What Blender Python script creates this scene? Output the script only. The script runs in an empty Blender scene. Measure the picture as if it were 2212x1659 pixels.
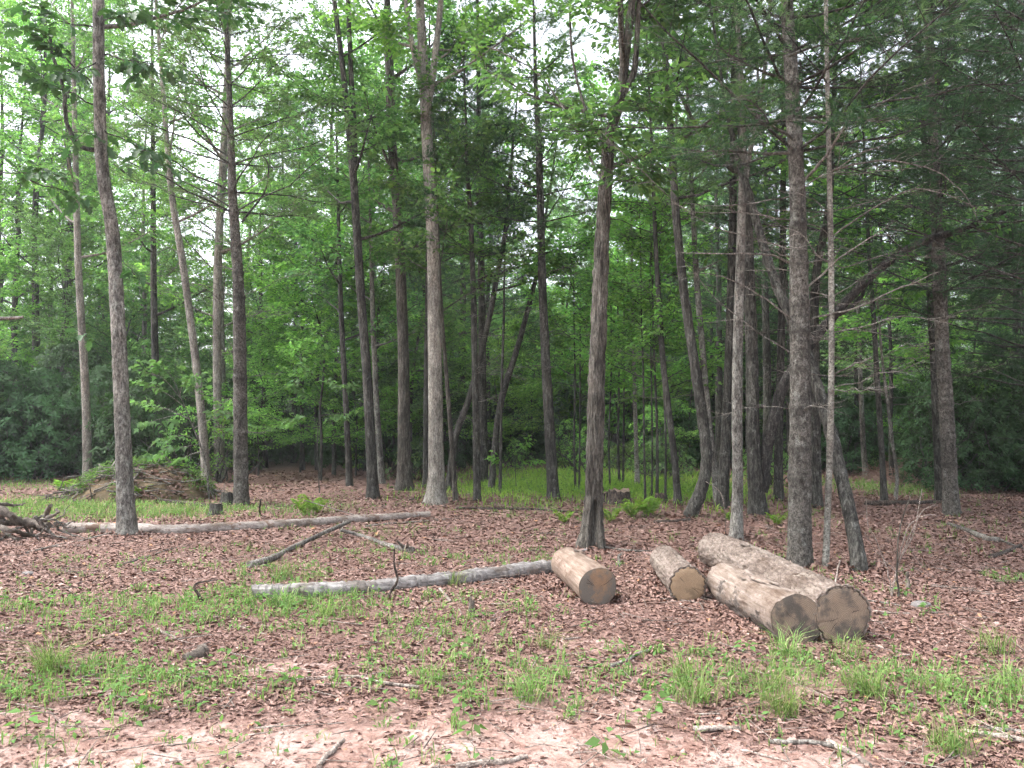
import bpy, math, random
import numpy as np
from mathutils import Vector

SEED = 7
R0 = np.random.default_rng(SEED)
random.seed(SEED)
scene = bpy.context.scene
C = scene.collection

# ------------------------------------------------------------------ camera
CAMZ = 1.65
PW, PH = 2212.0, 1659.0            # photo measuring units
F = 1736.0
PITCH = math.atan((905 - PH / 2) / F)
cam_d = bpy.data.cameras.new('camera')
cam = bpy.data.objects.new('camera', cam_d)
C.objects.link(cam)
cam.location = (0, 0, CAMZ)
cam.rotation_euler = (math.radians(90) + PITCH, 0, 0)
cam_d.sensor_width = 36.0
cam_d.lens = 36.0 * F / PW
cam_d.clip_start = 0.05
cam_d.clip_end = 2000
scene.camera = cam

# ------------------------------------------------------------------ sky, sun, exposure
SUN_EL, SUN_AZ = math.radians(58), math.radians(-85)     # azimuth from +Y towards +X
w = bpy.data.worlds.new('World'); scene.world = w; w.use_nodes = True
nt = w.node_tree; nt.nodes.clear()
sky = nt.nodes.new('ShaderNodeTexSky'); sky.sky_type = 'NISHITA'; sky.sun_disc = False
sky.sun_elevation = SUN_EL; sky.sun_rotation = SUN_AZ
sky.air_density = 1.0; sky.dust_density = 4.0; sky.ozone_density = 1.0
hs = nt.nodes.new('ShaderNodeHueSaturation'); hs.inputs['Saturation'].default_value = 0.34
bg = nt.nodes.new('ShaderNodeBackground'); bg.inputs['Strength'].default_value = 0.15
wo = nt.nodes.new('ShaderNodeOutputWorld')
nt.links.new(sky.outputs[0], hs.inputs['Color']); nt.links.new(hs.outputs[0], bg.inputs[0]); nt.links.new(bg.outputs[0], wo.inputs[0])
sun_d = bpy.data.lights.new('sun', 'SUN'); sun_d.energy = 0.8; sun_d.angle = math.radians(38); sun_d.color = (1, 0.985, 0.96)
sun = bpy.data.objects.new('sun', sun_d); C.objects.link(sun)
sdir = Vector((math.sin(SUN_AZ) * math.cos(SUN_EL), math.cos(SUN_AZ) * math.cos(SUN_EL), math.sin(SUN_EL)))
sun.rotation_euler = sdir.to_track_quat('Z', 'Y').to_euler(); sun.location = (0, 0, 40)
scene.view_settings.view_transform = 'Standard'; scene.view_settings.look = 'None'
scene.view_settings.exposure = 2.2; scene.view_settings.gamma = 1.0
cy = scene.cycles
cy.max_bounces = 4; cy.diffuse_bounces = 3; cy.glossy_bounces = 1; cy.transmission_bounces = 3; cy.transparent_max_bounces = 4
cy.use_adaptive_sampling = True; cy.adaptive_threshold = 0.05; cy.use_denoising = True
cy.caustics_reflective = False; cy.caustics_refractive = False

# ------------------------------------------------------------------ noise
def _hash(ix, iy, iz):
    h = (ix.astype(np.int64) * 374761393 + iy.astype(np.int64) * 668265263 + iz.astype(np.int64) * 2147483647) & 0xffffffff
    h = ((h ^ (h >> 13)) * 1274126177) & 0xffffffff
    h = ((h ^ (h >> 16)) * 2246822519) & 0xffffffff
    return ((h ^ (h >> 15)) & 0xffffff) / float(0xffffff)

def vnoise(p):
    p = np.asarray(p, float); f = np.floor(p); t = p - f; t = t * t * (3 - 2 * t); i = f.astype(np.int64)
    r = 0
    for dx in (0, 1):
        for dy in (0, 1):
            for dz in (0, 1):
                wgt = (t[..., 0] if dx else 1 - t[..., 0]) * (t[..., 1] if dy else 1 - t[..., 1]) * (t[..., 2] if dz else 1 - t[..., 2])
                r = r + wgt * _hash(i[..., 0] + dx, i[..., 1] + dy, i[..., 2] + dz)
    return r

def fbm(p, o=4):
    a, r, s = 0.5, 0, 0
    p = np.asarray(p, float)
    for k in range(o):
        r = r + a * vnoise(p * 2 ** k + 17.3 * k); s += a; a *= 0.5
    return r / s

def S3(l, ax=-1): return np.stack(np.broadcast_arrays(*l), ax)

def fbm2(x, y, o=4, seed=0.0):
    return fbm(S3([x, y, np.full_like(x, seed)], -1), o)

# ------------------------------------------------------------------ ground shape and pixel helpers
def hgt(x, y):
    x = np.asarray(x, float); y = np.asarray(y, float)
    z = (fbm2(x * 0.45, y * 0.45, 3, 3.1) - 0.5) * 0.10 + (fbm2(x * 2.2, y * 2.2, 3, 9.7) - 0.5) * 0.035
    z = z + (fbm2(x * 8, y * 8, 3, 5.7) - 0.5) * 0.024
    hill = np.clip((y - 38) / 80, 0, 1.2)
    return z + hill * hill * (3 - 2 * np.minimum(hill, 1)) * 9.0

def ray(px, py):
    u = (px - PW / 2) / F; v = (PH / 2 - py) / F
    cp, sp = math.cos(PITCH), math.sin(PITCH)
    return np.array([u, cp - v * sp, sp + v * cp])

def P(px, py, Y):
    d = ray(px, py); return np.array([0, 0, CAMZ]) + d * (Y / d[1])

def G(px, py):
    d = ray(px, py); z = 0.0
    for _ in range(4):
        p = np.array([0, 0, CAMZ]) + d * ((z - CAMZ) / d[2]); z = float(hgt(p[0], p[1]))
    return p

def GD(px, Y):
    """ground point below pixel column px at depth Y"""
    x = (px - PW / 2) / F * Y
    return np.array([x, Y, float(hgt(x, Y))])

def to_px(p):
    cp, sp = math.cos(PITCH), math.sin(PITCH)
    y, z = p[1], p[2] - CAMZ
    f = y * cp + z * sp; v = -y * sp + z * cp
    return PW / 2 + F * p[0] / f, PH / 2 - F * v / f

# ------------------------------------------------------------------ materials
def mat(name):
    m = bpy.data.materials.new(name); m.use_nodes = True; t = m.node_tree; t.nodes.clear()
    o = t.nodes.new('ShaderNodeOutputMaterial'); b = t.nodes.new('ShaderNodeBsdfPrincipled')
    t.links.new(b.outputs[0], o.inputs[0]); b.inputs['Roughness'].default_value = 0.85
    b.inputs['Specular IOR Level'].default_value = 0.25
    return m, t, b, o

def N(t, kind, **kw):
    n = t.nodes.new(kind)
    for k, v in kw.items():
        if k in n.inputs: n.inputs[k].default_value = v
        else: setattr(n, k, v)
    return n

def L(t, a, b): t.links.new(a, b)

def ramp(t, fac, stops):
    r = t.nodes.new('ShaderNodeValToRGB'); e = r.color_ramp.elements
    while len(e) < len(stops): e.new(0.5)
    for el, (p, c) in zip(e, stops):
        el.position = p; el.color = (*c, 1) if len(c) == 3 else c
    L(t, fac, r.inputs[0]); return r.outputs[0]

def coords(t, scale, loc=(0, 0, 0)):
    tc = N(t, 'ShaderNodeTexCoord'); mp = N(t, 'ShaderNodeMapping')
    mp.inputs['Scale'].default_value = scale; mp.inputs['Location'].default_value = loc
    L(t, tc.outputs['Object'], mp.inputs[0]); return mp.outputs[0]

def noise(t, vec, scale, detail=6, rough=0.6, dist=0.0):
    n = N(t, 'ShaderNodeTexNoise'); n.inputs['Scale'].default_value = scale; n.inputs['Detail'].default_value = detail
    n.inputs['Roughness'].default_value = rough; n.inputs['Distortion'].default_value = dist
    L(t, vec, n.inputs['Vector']); return n.outputs['Fac']

def mix(t, fac, a, b, blend='MIX'):
    m = N(t, 'ShaderNodeMix', data_type='RGBA', blend_type=blend)
    if isinstance(fac, (int, float)): m.inputs[0].default_value = fac
    else: L(t, fac, m.inputs[0])
    for s, v in ((m.inputs[6], a), (m.inputs[7], b)):
        if isinstance(v, tuple): s.default_value = (*v, 1)
        else: L(t, v, s)
    return m.outputs[2]

def bump(t, b, h, strength, dist=0.02):
    n = N(t, 'ShaderNodeBump'); n.inputs['Strength'].default_value = strength; n.inputs['Distance'].default_value = dist
    L(t, h, n.inputs['Height']); L(t, n.outputs[0], b.inputs['Normal'])

def bark_mat(name, dark, mid, pale, lichen=(0.33, 0.34, 0.31), lich=0.3, stretch=0.16, scale=26, bstr=0.7, ring=False):
    m, t, b, o = mat(name)
    v = coords(t, (1, 1, stretch)); v2 = coords(t, (1, 1, 0.6), (3, 7, 1))
    n1 = noise(t, v, scale, 6, 0.65, 0.4)
    c = ramp(t, n1, [(0.37, dark), (0.5, mid), (0.63, pale)])
    blot = ramp(t, noise(t, v2, 2.6, 4, 0.6), [(0.38, (0.62, 0.61, 0.60)), (0.62, (1.18, 1.17, 1.15))])
    c = mix(t, 1.0, c, blot, 'MULTIPLY')
    lm = ramp(t, noise(t, v2, 9, 5, 0.7), [(0.60 - 0.10 * lich, (0, 0, 0)), (0.72 - 0.10 * lich, (1, 1, 1))])
    ls = N(t, 'ShaderNodeMath', operation='MULTIPLY'); ls.inputs[1].default_value = lich * 1.2; L(t, lm, ls.inputs[0])
    c = mix(t, ls.outputs[0], c, lichen)
    fine = ramp(t, noise(t, coords(t, (1, 1, min(1.0, stretch * 1.8)), (5, 2, 8)), scale * 2.4, 6, 0.75), [(0.40, (0.42, 0.41, 0.40)), (0.50, (0.95, 0.94, 0.93)), (0.60, (1.25, 1.24, 1.22))])
    c = mix(t, 1.0, c, fine, 'MULTIPLY')
    if ring:
        at = N(t, 'ShaderNodeAttribute', attribute_name='ring')
        c = mix(t, at.outputs['Fac'], c, tuple(x * 0.7 for x in dark))
    L(t, c, b.inputs['Base Color']); bump(t, b, n1, bstr * 1.4, 0.025)
    b.inputs['Roughness'].default_value = 0.9
    return m

def leaf_mat(name, stops, trans_mul=(1.45, 1.75, 0.85), trans=0.42, rough=0.5, spec=0.0, var=0.25):
    m, t, b, o = mat(name)
    if spec == 0.0:
        t.nodes.remove(b); b = N(t, 'ShaderNodeBsdfDiffuse')
    g = N(t, 'ShaderNodeNewGeometry'); oi = N(t, 'ShaderNodeObjectInfo')
    c = ramp(t, g.outputs['Random Per Island'], stops)
    br = N(t, 'ShaderNodeMapRange'); br.inputs[3].default_value = 1 - var; br.inputs[4].default_value = 1 + var
    L(t, oi.outputs['Random'], br.inputs[0])
    hv = N(t, 'ShaderNodeHueSaturation'); L(t, br.outputs[0], hv.inputs['Value']); L(t, c, hv.inputs['Color'])
    h2 = N(t, 'ShaderNodeMapRange'); h2.inputs[3].default_value = 0.485; h2.inputs[4].default_value = 0.515
    L(t, oi.outputs['Random'], h2.inputs[0]); L(t, h2.outputs[0], hv.inputs['Hue'])
    c = hv.outputs[0]
    L(t, c, b.inputs[0])
    if spec > 0: b.inputs['Roughness'].default_value = rough; b.inputs['Specular IOR Level'].default_value = spec
    tr = N(t, 'ShaderNodeBsdfTranslucent'); tc = mix(t, 1.0, c, trans_mul, 'MULTIPLY'); L(t, tc, tr.inputs[0])
    ms = N(t, 'ShaderNodeMixShader'); ms.inputs[0].default_value = trans
    L(t, b.outputs[0], ms.inputs[1]); L(t, tr.outputs[0], ms.inputs[2]); L(t, ms.outputs[0], o.inputs[0])
    return m

M = {}
M['bark_grey'] = bark_mat('bark_grey', (0.073, 0.068, 0.061), (0.173, 0.165, 0.15), (0.283, 0.28, 0.255), lich=0.55, stretch=0.3, scale=22)
M['bark_pale'] = bark_mat('bark_pale', (0.149, 0.136, 0.119), (0.24, 0.227, 0.2), (0.332, 0.319, 0.287), lich=0.25, stretch=0.22, scale=24, bstr=0.5)
M['bark_brown'] = bark_mat('bark_brown', (0.033, 0.03, 0.025), (0.093, 0.084, 0.072), (0.171, 0.163, 0.144), lich=0.2, stretch=0.14, scale=30)
M['bark_dark'] = bark_mat('bark_dark', (0.021, 0.02, 0.018), (0.057, 0.055, 0.049), (0.116, 0.115, 0.103), lich=0.3, stretch=0.2, scale=26)
M['bark_pine'] = bark_mat('bark_pine', (0.037, 0.034, 0.029), (0.097, 0.09, 0.08), (0.165, 0.159, 0.143), lich=0.4, stretch=0.7, scale=30, ring=True)
M['bark_thinpine'] = bark_mat('bark_thinpine', (0.141, 0.128, 0.114), (0.232, 0.224, 0.196), (0.326, 0.321, 0.289), lich=0.5, stretch=1.2, scale=20, ring=True)
M['deadwood'] = bark_mat('deadwood', (0.084, 0.073, 0.064), (0.161, 0.147, 0.132), (0.253, 0.245, 0.227), lich=0.2, stretch=0.3, scale=30, bstr=0.4)
M['darkwood'] = bark_mat('darkwood', (0.025, 0.02, 0.018), (0.07, 0.055, 0.047), (0.15, 0.12, 0.10), lich=0.1, stretch=0.5, scale=30)
M['limb_black'] = bark_mat('limb_black', (0.016, 0.015, 0.014), (0.038, 0.035, 0.033), (0.085, 0.08, 0.075), lich=0.15, stretch=0.3, scale=26)
M['twig_pale'] = bark_mat('twig_pale', (0.15, 0.12, 0.105), (0.26, 0.22, 0.195), (0.37, 0.33, 0.30), lich=0.1, stretch=1, scale=30, bstr=0.3)

M['leaf_oak'] = leaf_mat('leaf_oak', [(0, (0.03, 0.066, 0.03)), (0.6, (0.052, 0.108, 0.045)), (1, (0.077, 0.147, 0.056))], trans=0.28, var=0.25, spec=0.3)
M['leaf_broad'] = leaf_mat('leaf_broad', [(0, (0.064, 0.124, 0.062)), (0.6, (0.108, 0.195, 0.092)), (1, (0.166, 0.26, 0.106))], trans=0.5)
M['leaf_bright'] = leaf_mat('leaf_bright', [(0, (0.099, 0.199, 0.072)), (0.6, (0.162, 0.295, 0.099)), (1, (0.238, 0.384, 0.126))], trans=0.6)
M['leaf_maple'] = leaf_mat('leaf_maple', [(0, (0.073, 0.137, 0.065)), (0.6, (0.12, 0.208, 0.094)), (1, (0.18, 0.28, 0.112))], trans=0.45, spec=0.12)
M['leaf_dark'] = leaf_mat('leaf_dark', [(0, (0.025, 0.048, 0.022)), (0.7, (0.046, 0.086, 0.037)), (1, (0.066, 0.127, 0.063))], trans=0.25, rough=0.6, spec=0.05)
M['needle'] = leaf_mat('needle', [(0, (0.081, 0.124, 0.079)), (0.6, (0.13, 0.195, 0.115)), (1, (0.192, 0.26, 0.151))], trans=0.45, var=0.18)
M['needle_dark'] = leaf_mat('needle_dark', [(0, (0.032, 0.063, 0.041)), (0.6, (0.057, 0.103, 0.063)), (1, (0.096, 0.149, 0.082))], trans=0.3, var=0.18)
M['grass'] = leaf_mat('grass', [(0, (0.11, 0.18, 0.06)), (0.5, (0.18, 0.275, 0.09)), (0.9, (0.26, 0.35, 0.13)), (0.94, (0.38, 0.35, 0.22)), (1, (0.36, 0.29, 0.20))], trans=0.4, trans_mul=(1.1, 1.25, 0.85))
M['grass_lit'] = leaf_mat('grass_lit', [(0, (0.17, 0.27, 0.06)), (0.5, (0.25, 0.38, 0.08)), (1, (0.34, 0.46, 0.12))], trans=0.5, trans_mul=(1.2, 1.4, 0.8))  # lit copy of the grass, the clearing's sunlight painted into its colour
M['weed'] = leaf_mat('weed', [(0, (0.08, 0.145, 0.05)), (0.6, (0.13, 0.22, 0.075)), (1, (0.19, 0.30, 0.10))], trans=0.4, trans_mul=(1.2, 1.4, 0.85))
M['fern'] = leaf_mat('fern', [(0, (0.13, 0.22, 0.045)), (0.6, (0.19, 0.31, 0.06)), (1, (0.26, 0.38, 0.08))], trans=0.5, trans_mul=(1.2, 1.4, 0.8))
M['stem_green'] = leaf_mat('stem_green', [(0, (0.09, 0.13, 0.05)), (1, (0.14, 0.18, 0.07))], trans=0.1)

def litter_mat():
    m, t, b, o = mat('dead_leaf')
    g = N(t, 'ShaderNodeNewGeometry')
    c = ramp(t, g.outputs['Random Per Island'], [(0.0, (0.135, 0.078, 0.060)), (0.3, (0.195, 0.115, 0.091)), (0.7, (0.25, 0.158, 0.13)),
                                                  (0.92, (0.31, 0.20, 0.172)), (0.988, (0.40, 0.29, 0.25)), (0.996, (0.44, 0.24, 0.13)), (1, (0.38, 0.20, 0.11))])
    L(t, c, b.inputs['Base Color']); b.inputs['Roughness'].default_value = 0.7; b.inputs['Specular IOR Level'].default_value = 0.2
    return m
M['dead_leaf'] = litter_mat()

def ground_mat():
    m, t, b, o = mat('forest_floor')
    v = coords(t, (1, 1, 1))
    clay = ramp(t, noise(t, v, 3.2, 10, 0.75), [(0.36, (0.29, 0.17, 0.135)), (0.47, (0.42, 0.28, 0.235)), (0.56, (0.51, 0.37, 0.325)), (0.66, (0.59, 0.47, 0.43))])
    grit = ramp(t, noise(t, v, 30, 8, 0.85), [(0.38, (0.58, 0.53, 0.51)), (0.52, (1.0, 0.98, 0.97)), (0.62, (1.12, 1.1, 1.1))])
    clay = mix(t, 1.0, clay, grit, 'MULTIPLY')
    crumb = ramp(t, noise(t, v, 11, 9, 0.8), [(0.53, (1, 1, 1)), (0.62, (0.52, 0.42, 0.39))])
    clay = mix(t, 1.0, clay, crumb, 'MULTIPLY')
    duff = ramp(t, noise(t, v, 30, 6, 0.75), [(0.36, (0.13, 0.075, 0.06)), (0.5, (0.21, 0.125, 0.104)), (0.65, (0.30, 0.195, 0.165))])
    at = N(t, 'ShaderNodeAttribute', attribute_name='bare')
    n = noise(t, v, 7, 8, 0.75)
    ad = N(t, 'ShaderNodeMath', operation='ADD'); L(t, at.outputs['Fac'], ad.inputs[0]); L(t, n, ad.inputs[1])
    f = ramp(t, ad.outputs[0], [(0.80, (0, 0, 0)), (1.0, (1, 1, 1))])
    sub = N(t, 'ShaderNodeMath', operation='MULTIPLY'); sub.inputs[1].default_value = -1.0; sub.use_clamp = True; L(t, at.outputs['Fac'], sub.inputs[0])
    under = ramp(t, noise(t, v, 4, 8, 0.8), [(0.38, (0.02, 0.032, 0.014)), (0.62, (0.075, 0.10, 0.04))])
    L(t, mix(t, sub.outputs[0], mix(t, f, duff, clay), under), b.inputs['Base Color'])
    hsum = N(t, 'ShaderNodeMath', operation='ADD'); L(t, noise(t, v, 60, 6, 0.8), hsum.inputs[0]); L(t, n, hsum.inputs[1])
    bump(t, b, hsum.outputs[0], 0.8, 0.03); b.inputs['Roughness'].default_value = 0.95
    return m
M['ground'] = ground_mat()

def wood_mat(name, a, b_, c_, streak=0.06, stain=None):
    m, t, b, o = mat(name)
    tc = N(t, 'ShaderNodeTexCoord'); mp = N(t, 'ShaderNodeMapping'); L(t, tc.outputs['Object'], mp.inputs[0])
    mp.inputs['Scale'].default_value = (streak, 1, 1)         # logs are built along local X
    n = noise(t, mp.outputs[0], 40, 6, 0.7, 0.3)
    v2 = coords(t, (0.5, 1, 1))
    c = ramp(t, n, [(0.3, a), (0.5, b_), (0.7, c_)])
    bl = ramp(t, noise(t, v2, 4.5, 6, 0.65), [(0.36, (0.55, 0.48, 0.43)), (0.47, (0.92, 0.89, 0.87)), (0.60, (1.2, 1.19, 1.18))])
    c = mix(t, 1.0, c, bl, 'MULTIPLY')
    if stain:
        sm = ramp(t, noise(t, v2, 7, 6, 0.7), [(0.56, (0, 0, 0)), (0.62, (1, 1, 1))])
        c = mix(t, sm, c, stain)
    L(t, c, b.inputs['Base Color']); bump(t, b, n, 0.5, 0.012); b.inputs['Roughness'].default_value = 0.8
    return m
M['wood_tan'] = wood_mat('wood_tan', (0.11, 0.078, 0.06), (0.205, 0.152, 0.12), (0.29, 0.24, 0.205), stain=(0.15, 0.098, 0.074))
M['wood_silver'] = wood_mat('wood_silver', (0.065, 0.06, 0.056), (0.215, 0.203, 0.196), (0.37, 0.358, 0.35), stain=(0.17, 0.148, 0.13))
M['wood_greytan'] = wood_mat('wood_greytan', (0.12, 0.10, 0.088), (0.27, 0.238, 0.216), (0.41, 0.38, 0.355), stain=(0.15, 0.10, 0.075))
M['bark_log'] = wood_mat('bark_log', (0.045, 0.034, 0.028), (0.145, 0.115, 0.097), (0.27, 0.232, 0.205), streak=0.4, stain=(0.22, 0.185, 0.155))

def patchy_mat():
    m, t, b, o = mat('wood_patchy')
    tc = N(t, 'ShaderNodeTexCoord'); mp = N(t, 'ShaderNodeMapping'); L(t, tc.outputs['Object'], mp.inputs[0]); mp.inputs['Scale'].default_value = (0.08, 1, 1)
    n = noise(t, mp.outputs[0], 40, 6, 0.7, 0.3); v = coords(t, (0.8, 1, 1)); nb = noise(t, v, 28, 6, 0.8)
    wood = ramp(t, n, [(0.3, (0.12, 0.09, 0.072)), (0.5, (0.215, 0.17, 0.14)), (0.7, (0.30, 0.26, 0.23))])
    wood = mix(t, 1.0, wood, ramp(t, noise(t, v, 5, 6, 0.7), [(0.38, (0.6, 0.53, 0.48)), (0.5, (0.95, 0.93, 0.92)), (0.6, (1.15, 1.15, 1.15))]), 'MULTIPLY')
    bark = ramp(t, nb, [(0.35, (0.04, 0.032, 0.028)), (0.5, (0.11, 0.09, 0.078)), (0.65, (0.21, 0.182, 0.162))])
    sep = N(t, 'ShaderNodeSeparateXYZ'); L(t, tc.outputs['Object'], sep.inputs[0])
    zz = N(t, 'ShaderNodeMath', operation='MULTIPLY_ADD'); L(t, sep.outputs['Z'], zz.inputs[0]); zz.inputs[1].default_value = -1.1; zz.inputs[2].default_value = 0.0
    sm = N(t, 'ShaderNodeMath', operation='ADD'); L(t, zz.outputs[0], sm.inputs[0]); L(t, noise(t, v, 4.5, 7, 0.65), sm.inputs[1])
    msk = ramp(t, sm.outputs[0], [(0.53, (0, 0, 0)), (0.56, (1, 1, 1))])
    L(t, mix(t, msk, wood, bark), b.inputs['Base Color'])
    hh = N(t, 'ShaderNodeMath', operation='MULTIPLY_ADD'); L(t, msk, hh.inputs[0]); hh.inputs[1].default_value = 0.7; L(t, mix(t, msk, n, nb), hh.inputs[2])
    bump(t, b, hh.outputs[0], 0.7, 0.02); return m
M['wood_patchy'] = patchy_mat()

def cutface_mat(name, pale, dark, stain, amt):
    m, t, b, o = mat(name)
    v = coords(t, (1, 1, 1))
    wv = N(t, 'ShaderNodeTexWave', wave_type='RINGS', rings_direction='X'); L(t, v, wv.inputs[0])
    wv.inputs['Scale'].default_value = 26; wv.inputs['Distortion'].default_value = 4.0; wv.inputs['Detail'].default_value = 3
    c = ramp(t, wv.outputs['Fac'], [(0.2, dark), (0.8, pale)])
    c = mix(t, 0.45, c, ramp(t, noise(t, v, 18, 6, 0.7), [(0.3, dark), (0.7, pale)]))
    sm = ramp(t, noise(t, v, 5.5, 6, 0.62), [(0.60 - amt, (0, 0, 0)), (0.72 - amt, (1, 1, 1))])
    c = mix(t, sm, c, stain)
    L(t, c, b.inputs['Base Color']); bump(t, b, noise(t, v, 60, 5, 0.7), 0.5, 0.01); b.inputs['Roughness'].default_value = 0.9
    return m
M['cut_orange'] = cutface_mat('cut_orange', (0.29, 0.18, 0.11), (0.16, 0.10, 0.065), (0.13, 0.112, 0.095), 0.17)
M['cut_pale'] = cutface_mat('cut_pale', (0.33, 0.235, 0.15), (0.20, 0.135, 0.085), (0.16, 0.115, 0.075), 0.05)
M['cut_dark'] = cutface_mat('cut_dark', (0.28, 0.205, 0.15), (0.135, 0.10, 0.076), (0.088, 0.074, 0.063), 0.09)

def plain(name, a, b_, scale=25, bs=0.6):
    m, t, b, o = mat(name); v = coords(t, (1, 1, 1)); n = noise(t, v, scale, 7, 0.75)
    L(t, ramp(t, n, [(0.3, a), (0.7, b_)]), b.inputs['Base Color']); bump(t, b, n, bs, 0.03); return m
M['mound_soil'] = plain('mound_soil', (0.045, 0.045, 0.022), (0.19, 0.125, 0.075), 5, 1.0)
M['rot_brown'] = plain('rot_brown', (0.06, 0.048, 0.04), (0.22, 0.185, 0.155), 22, 0.9)
M['stone_grey'] = plain('stone_grey', (0.14, 0.125, 0.12), (0.27, 0.25, 0.24), 14)
M['crack'] = plain('crack', (0.018, 0.014, 0.011), (0.04, 0.03, 0.024), 20, 0.2)
M['clod'] = plain('clod', (0.30, 0.20, 0.16), (0.52, 0.40, 0.34), 30)
M['brush_brown'] = plain('brush_brown', (0.13, 0.08, 0.065), (0.30, 0.20, 0.17), 20)

# ------------------------------------------------------------------ mesh buffer
class Buf:
    def __init__(s): s.v, s.f, s.n, s.at = [], [], 0, []
    def add(s, v, f, at=None):
        v = np.asarray(v, float).reshape(-1, 3); f = np.asarray(f, np.int64)
        s.v.append(v); s.f.append(f + s.n); s.n += len(v)
        s.at.append(np.zeros(len(v)) if at is None else at)
    def tris(s): return sum(len(f) * (f.shape[1] - 2) for f in s.f)
    def mesh(s, name, m=None, smooth=True, attr=None):
        me = bpy.data.meshes.new(name)
        v = np.concatenate(s.v).astype(np.float32)
        loops = np.concatenate([f.ravel() for f in s.f]).astype(np.int32)
        tot = np.concatenate([np.full(len(f), f.shape[1], np.int32) for f in s.f])
        st = np.concatenate([[0], np.cumsum(tot)[:-1]]).astype(np.int32)
        me.vertices.add(len(v)); me.vertices.foreach_set('co', v.ravel())
        me.loops.add(len(loops)); me.loops.foreach_set('vertex_index', loops)
        me.polygons.add(len(tot)); me.polygons.foreach_set('loop_start', st); me.polygons.foreach_set('loop_total', tot)
        if smooth: me.polygons.foreach_set('use_smooth', np.ones(len(tot), bool))
        if attr:
            a = me.attributes.new(attr, 'FLOAT', 'POINT'); a.data.foreach_set('value', np.concatenate(s.at).astype(np.float32))
        me.update(calc_edges=True)
        if m: me.materials.append(m if not isinstance(m, str) else M[m])
        return me

TRI = [0]
def link(name, me, parent=None, loc=(0, 0, 0), rz=0.0, sc=1.0):
    o = bpy.data.objects.new(name, me); C.objects.link(o)
    o.parent = parent; o.location = tuple(float(a) for a in loc); o.rotation_euler = (0, 0, rz)
    if sc != 1.0: o.scale = (sc, sc, sc)
    return o

def tag(o, label, cat, group=None, kind=None):
    o['label'] = label; o['category'] = cat
    if group: o['group'] = group
    if kind: o['kind'] = kind
    return o

def thing(name, label, cat, loc, rz=0.0, group=None, sc=1.0):
    o = bpy.data.objects.new(name, None); C.objects.link(o)
    o.empty_display_size = 0.1; o.location = tuple(float(a) for a in loc); o.rotation_euler = (0, 0, rz); o.scale = (sc, sc, sc)
    return tag(o, label, cat, group)

# ------------------------------------------------------------------ tubes
def catmull(pts, n_per=6):
    p = np.asarray(pts, float)
    if len(p) < 3: 
        t = np.linspace(0, 1, n_per * 2 + 1)[:, None]; return p[0] * (1 - t) + p[-1] * t
    q = np.vstack([2 * p[0] - p[1], p, 2 * p[-1] - p[-2]]); out = []
    for i in range(1, len(q) - 2):
        t = np.linspace(0, 1, n_per, endpoint=False)[:, None]
        a, b, c, d = q[i - 1], q[i], q[i + 1], q[i + 2]
        out.append(0.5 * (2 * b + (c - a) * t + (2 * a - 5 * b + 4 * c - d) * t ** 2 + (3 * b - a - 3 * c + d) * t ** 3))
    out.append(p[-1:]); return np.vstack(out)

def frames(p):
    tg = np.gradient(p, axis=0); tg /= np.linalg.norm(tg, axis=1)[:, None] + 1e-9
    ref = np.array([1.0, 0, 0]) if abs(tg[0][0]) < 0.8 else np.array([0, 1.0, 0])
    A = np.zeros_like(p); a = ref - tg[0] * ref.dot(tg[0]); a /= np.linalg.norm(a)
    for i in range(len(p)):
        a = a - tg[i] * a.dot(tg[i]); a /= np.linalg.norm(a) + 1e-9; A[i] = a
    return A, np.cross(tg, A), tg

def tube(buf, p, r, k=6, disp=None, cap=True, at=None):
    """p (n,3), r (n,), disp fn(theta(k), p(n,3)) -> (n,k) radius factor"""
    p = np.asarray(p, float); r = np.asarray(r, float); n = len(p)
    A, B, _ = frames(p); th = np.linspace(0, 2 * math.pi, k, endpoint=False)
    rr = np.repeat(r[:, None], k, 1)
    if disp is not None: rr = rr * disp(th, p, rr)
    v = p[:, None, :] + rr[..., None] * (np.cos(th)[None, :, None] * A[:, None, :] + np.sin(th)[None, :, None] * B[:, None, :])
    i = np.arange(n - 1)[:, None] * k; j = np.arange(k)[None, :]; j2 = (j + 1) % k
    f = np.stack([i + j, i + j2, i + k + j2, i + k + j], -1).reshape(-1, 4)
    if at is None: av = np.zeros(n * k)
    else: av = np.repeat(np.asarray(at), k)
    buf.add(v.reshape(-1, 3), f, av)
    if cap:
        for e, d in ((0, -1), (n - 1, 1)):
            idx = np.arange(k); c = np.vstack([v[e], p[e][None] + (0 if d < 0 else 0)])
            tr = np.stack([idx, (idx + 1) % k, np.full(k, k)], -1)
            if d < 0: tr = tr[:, ::-1]
            buf.add(c, tr, np.full(k + 1, av[e * k]))

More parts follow.
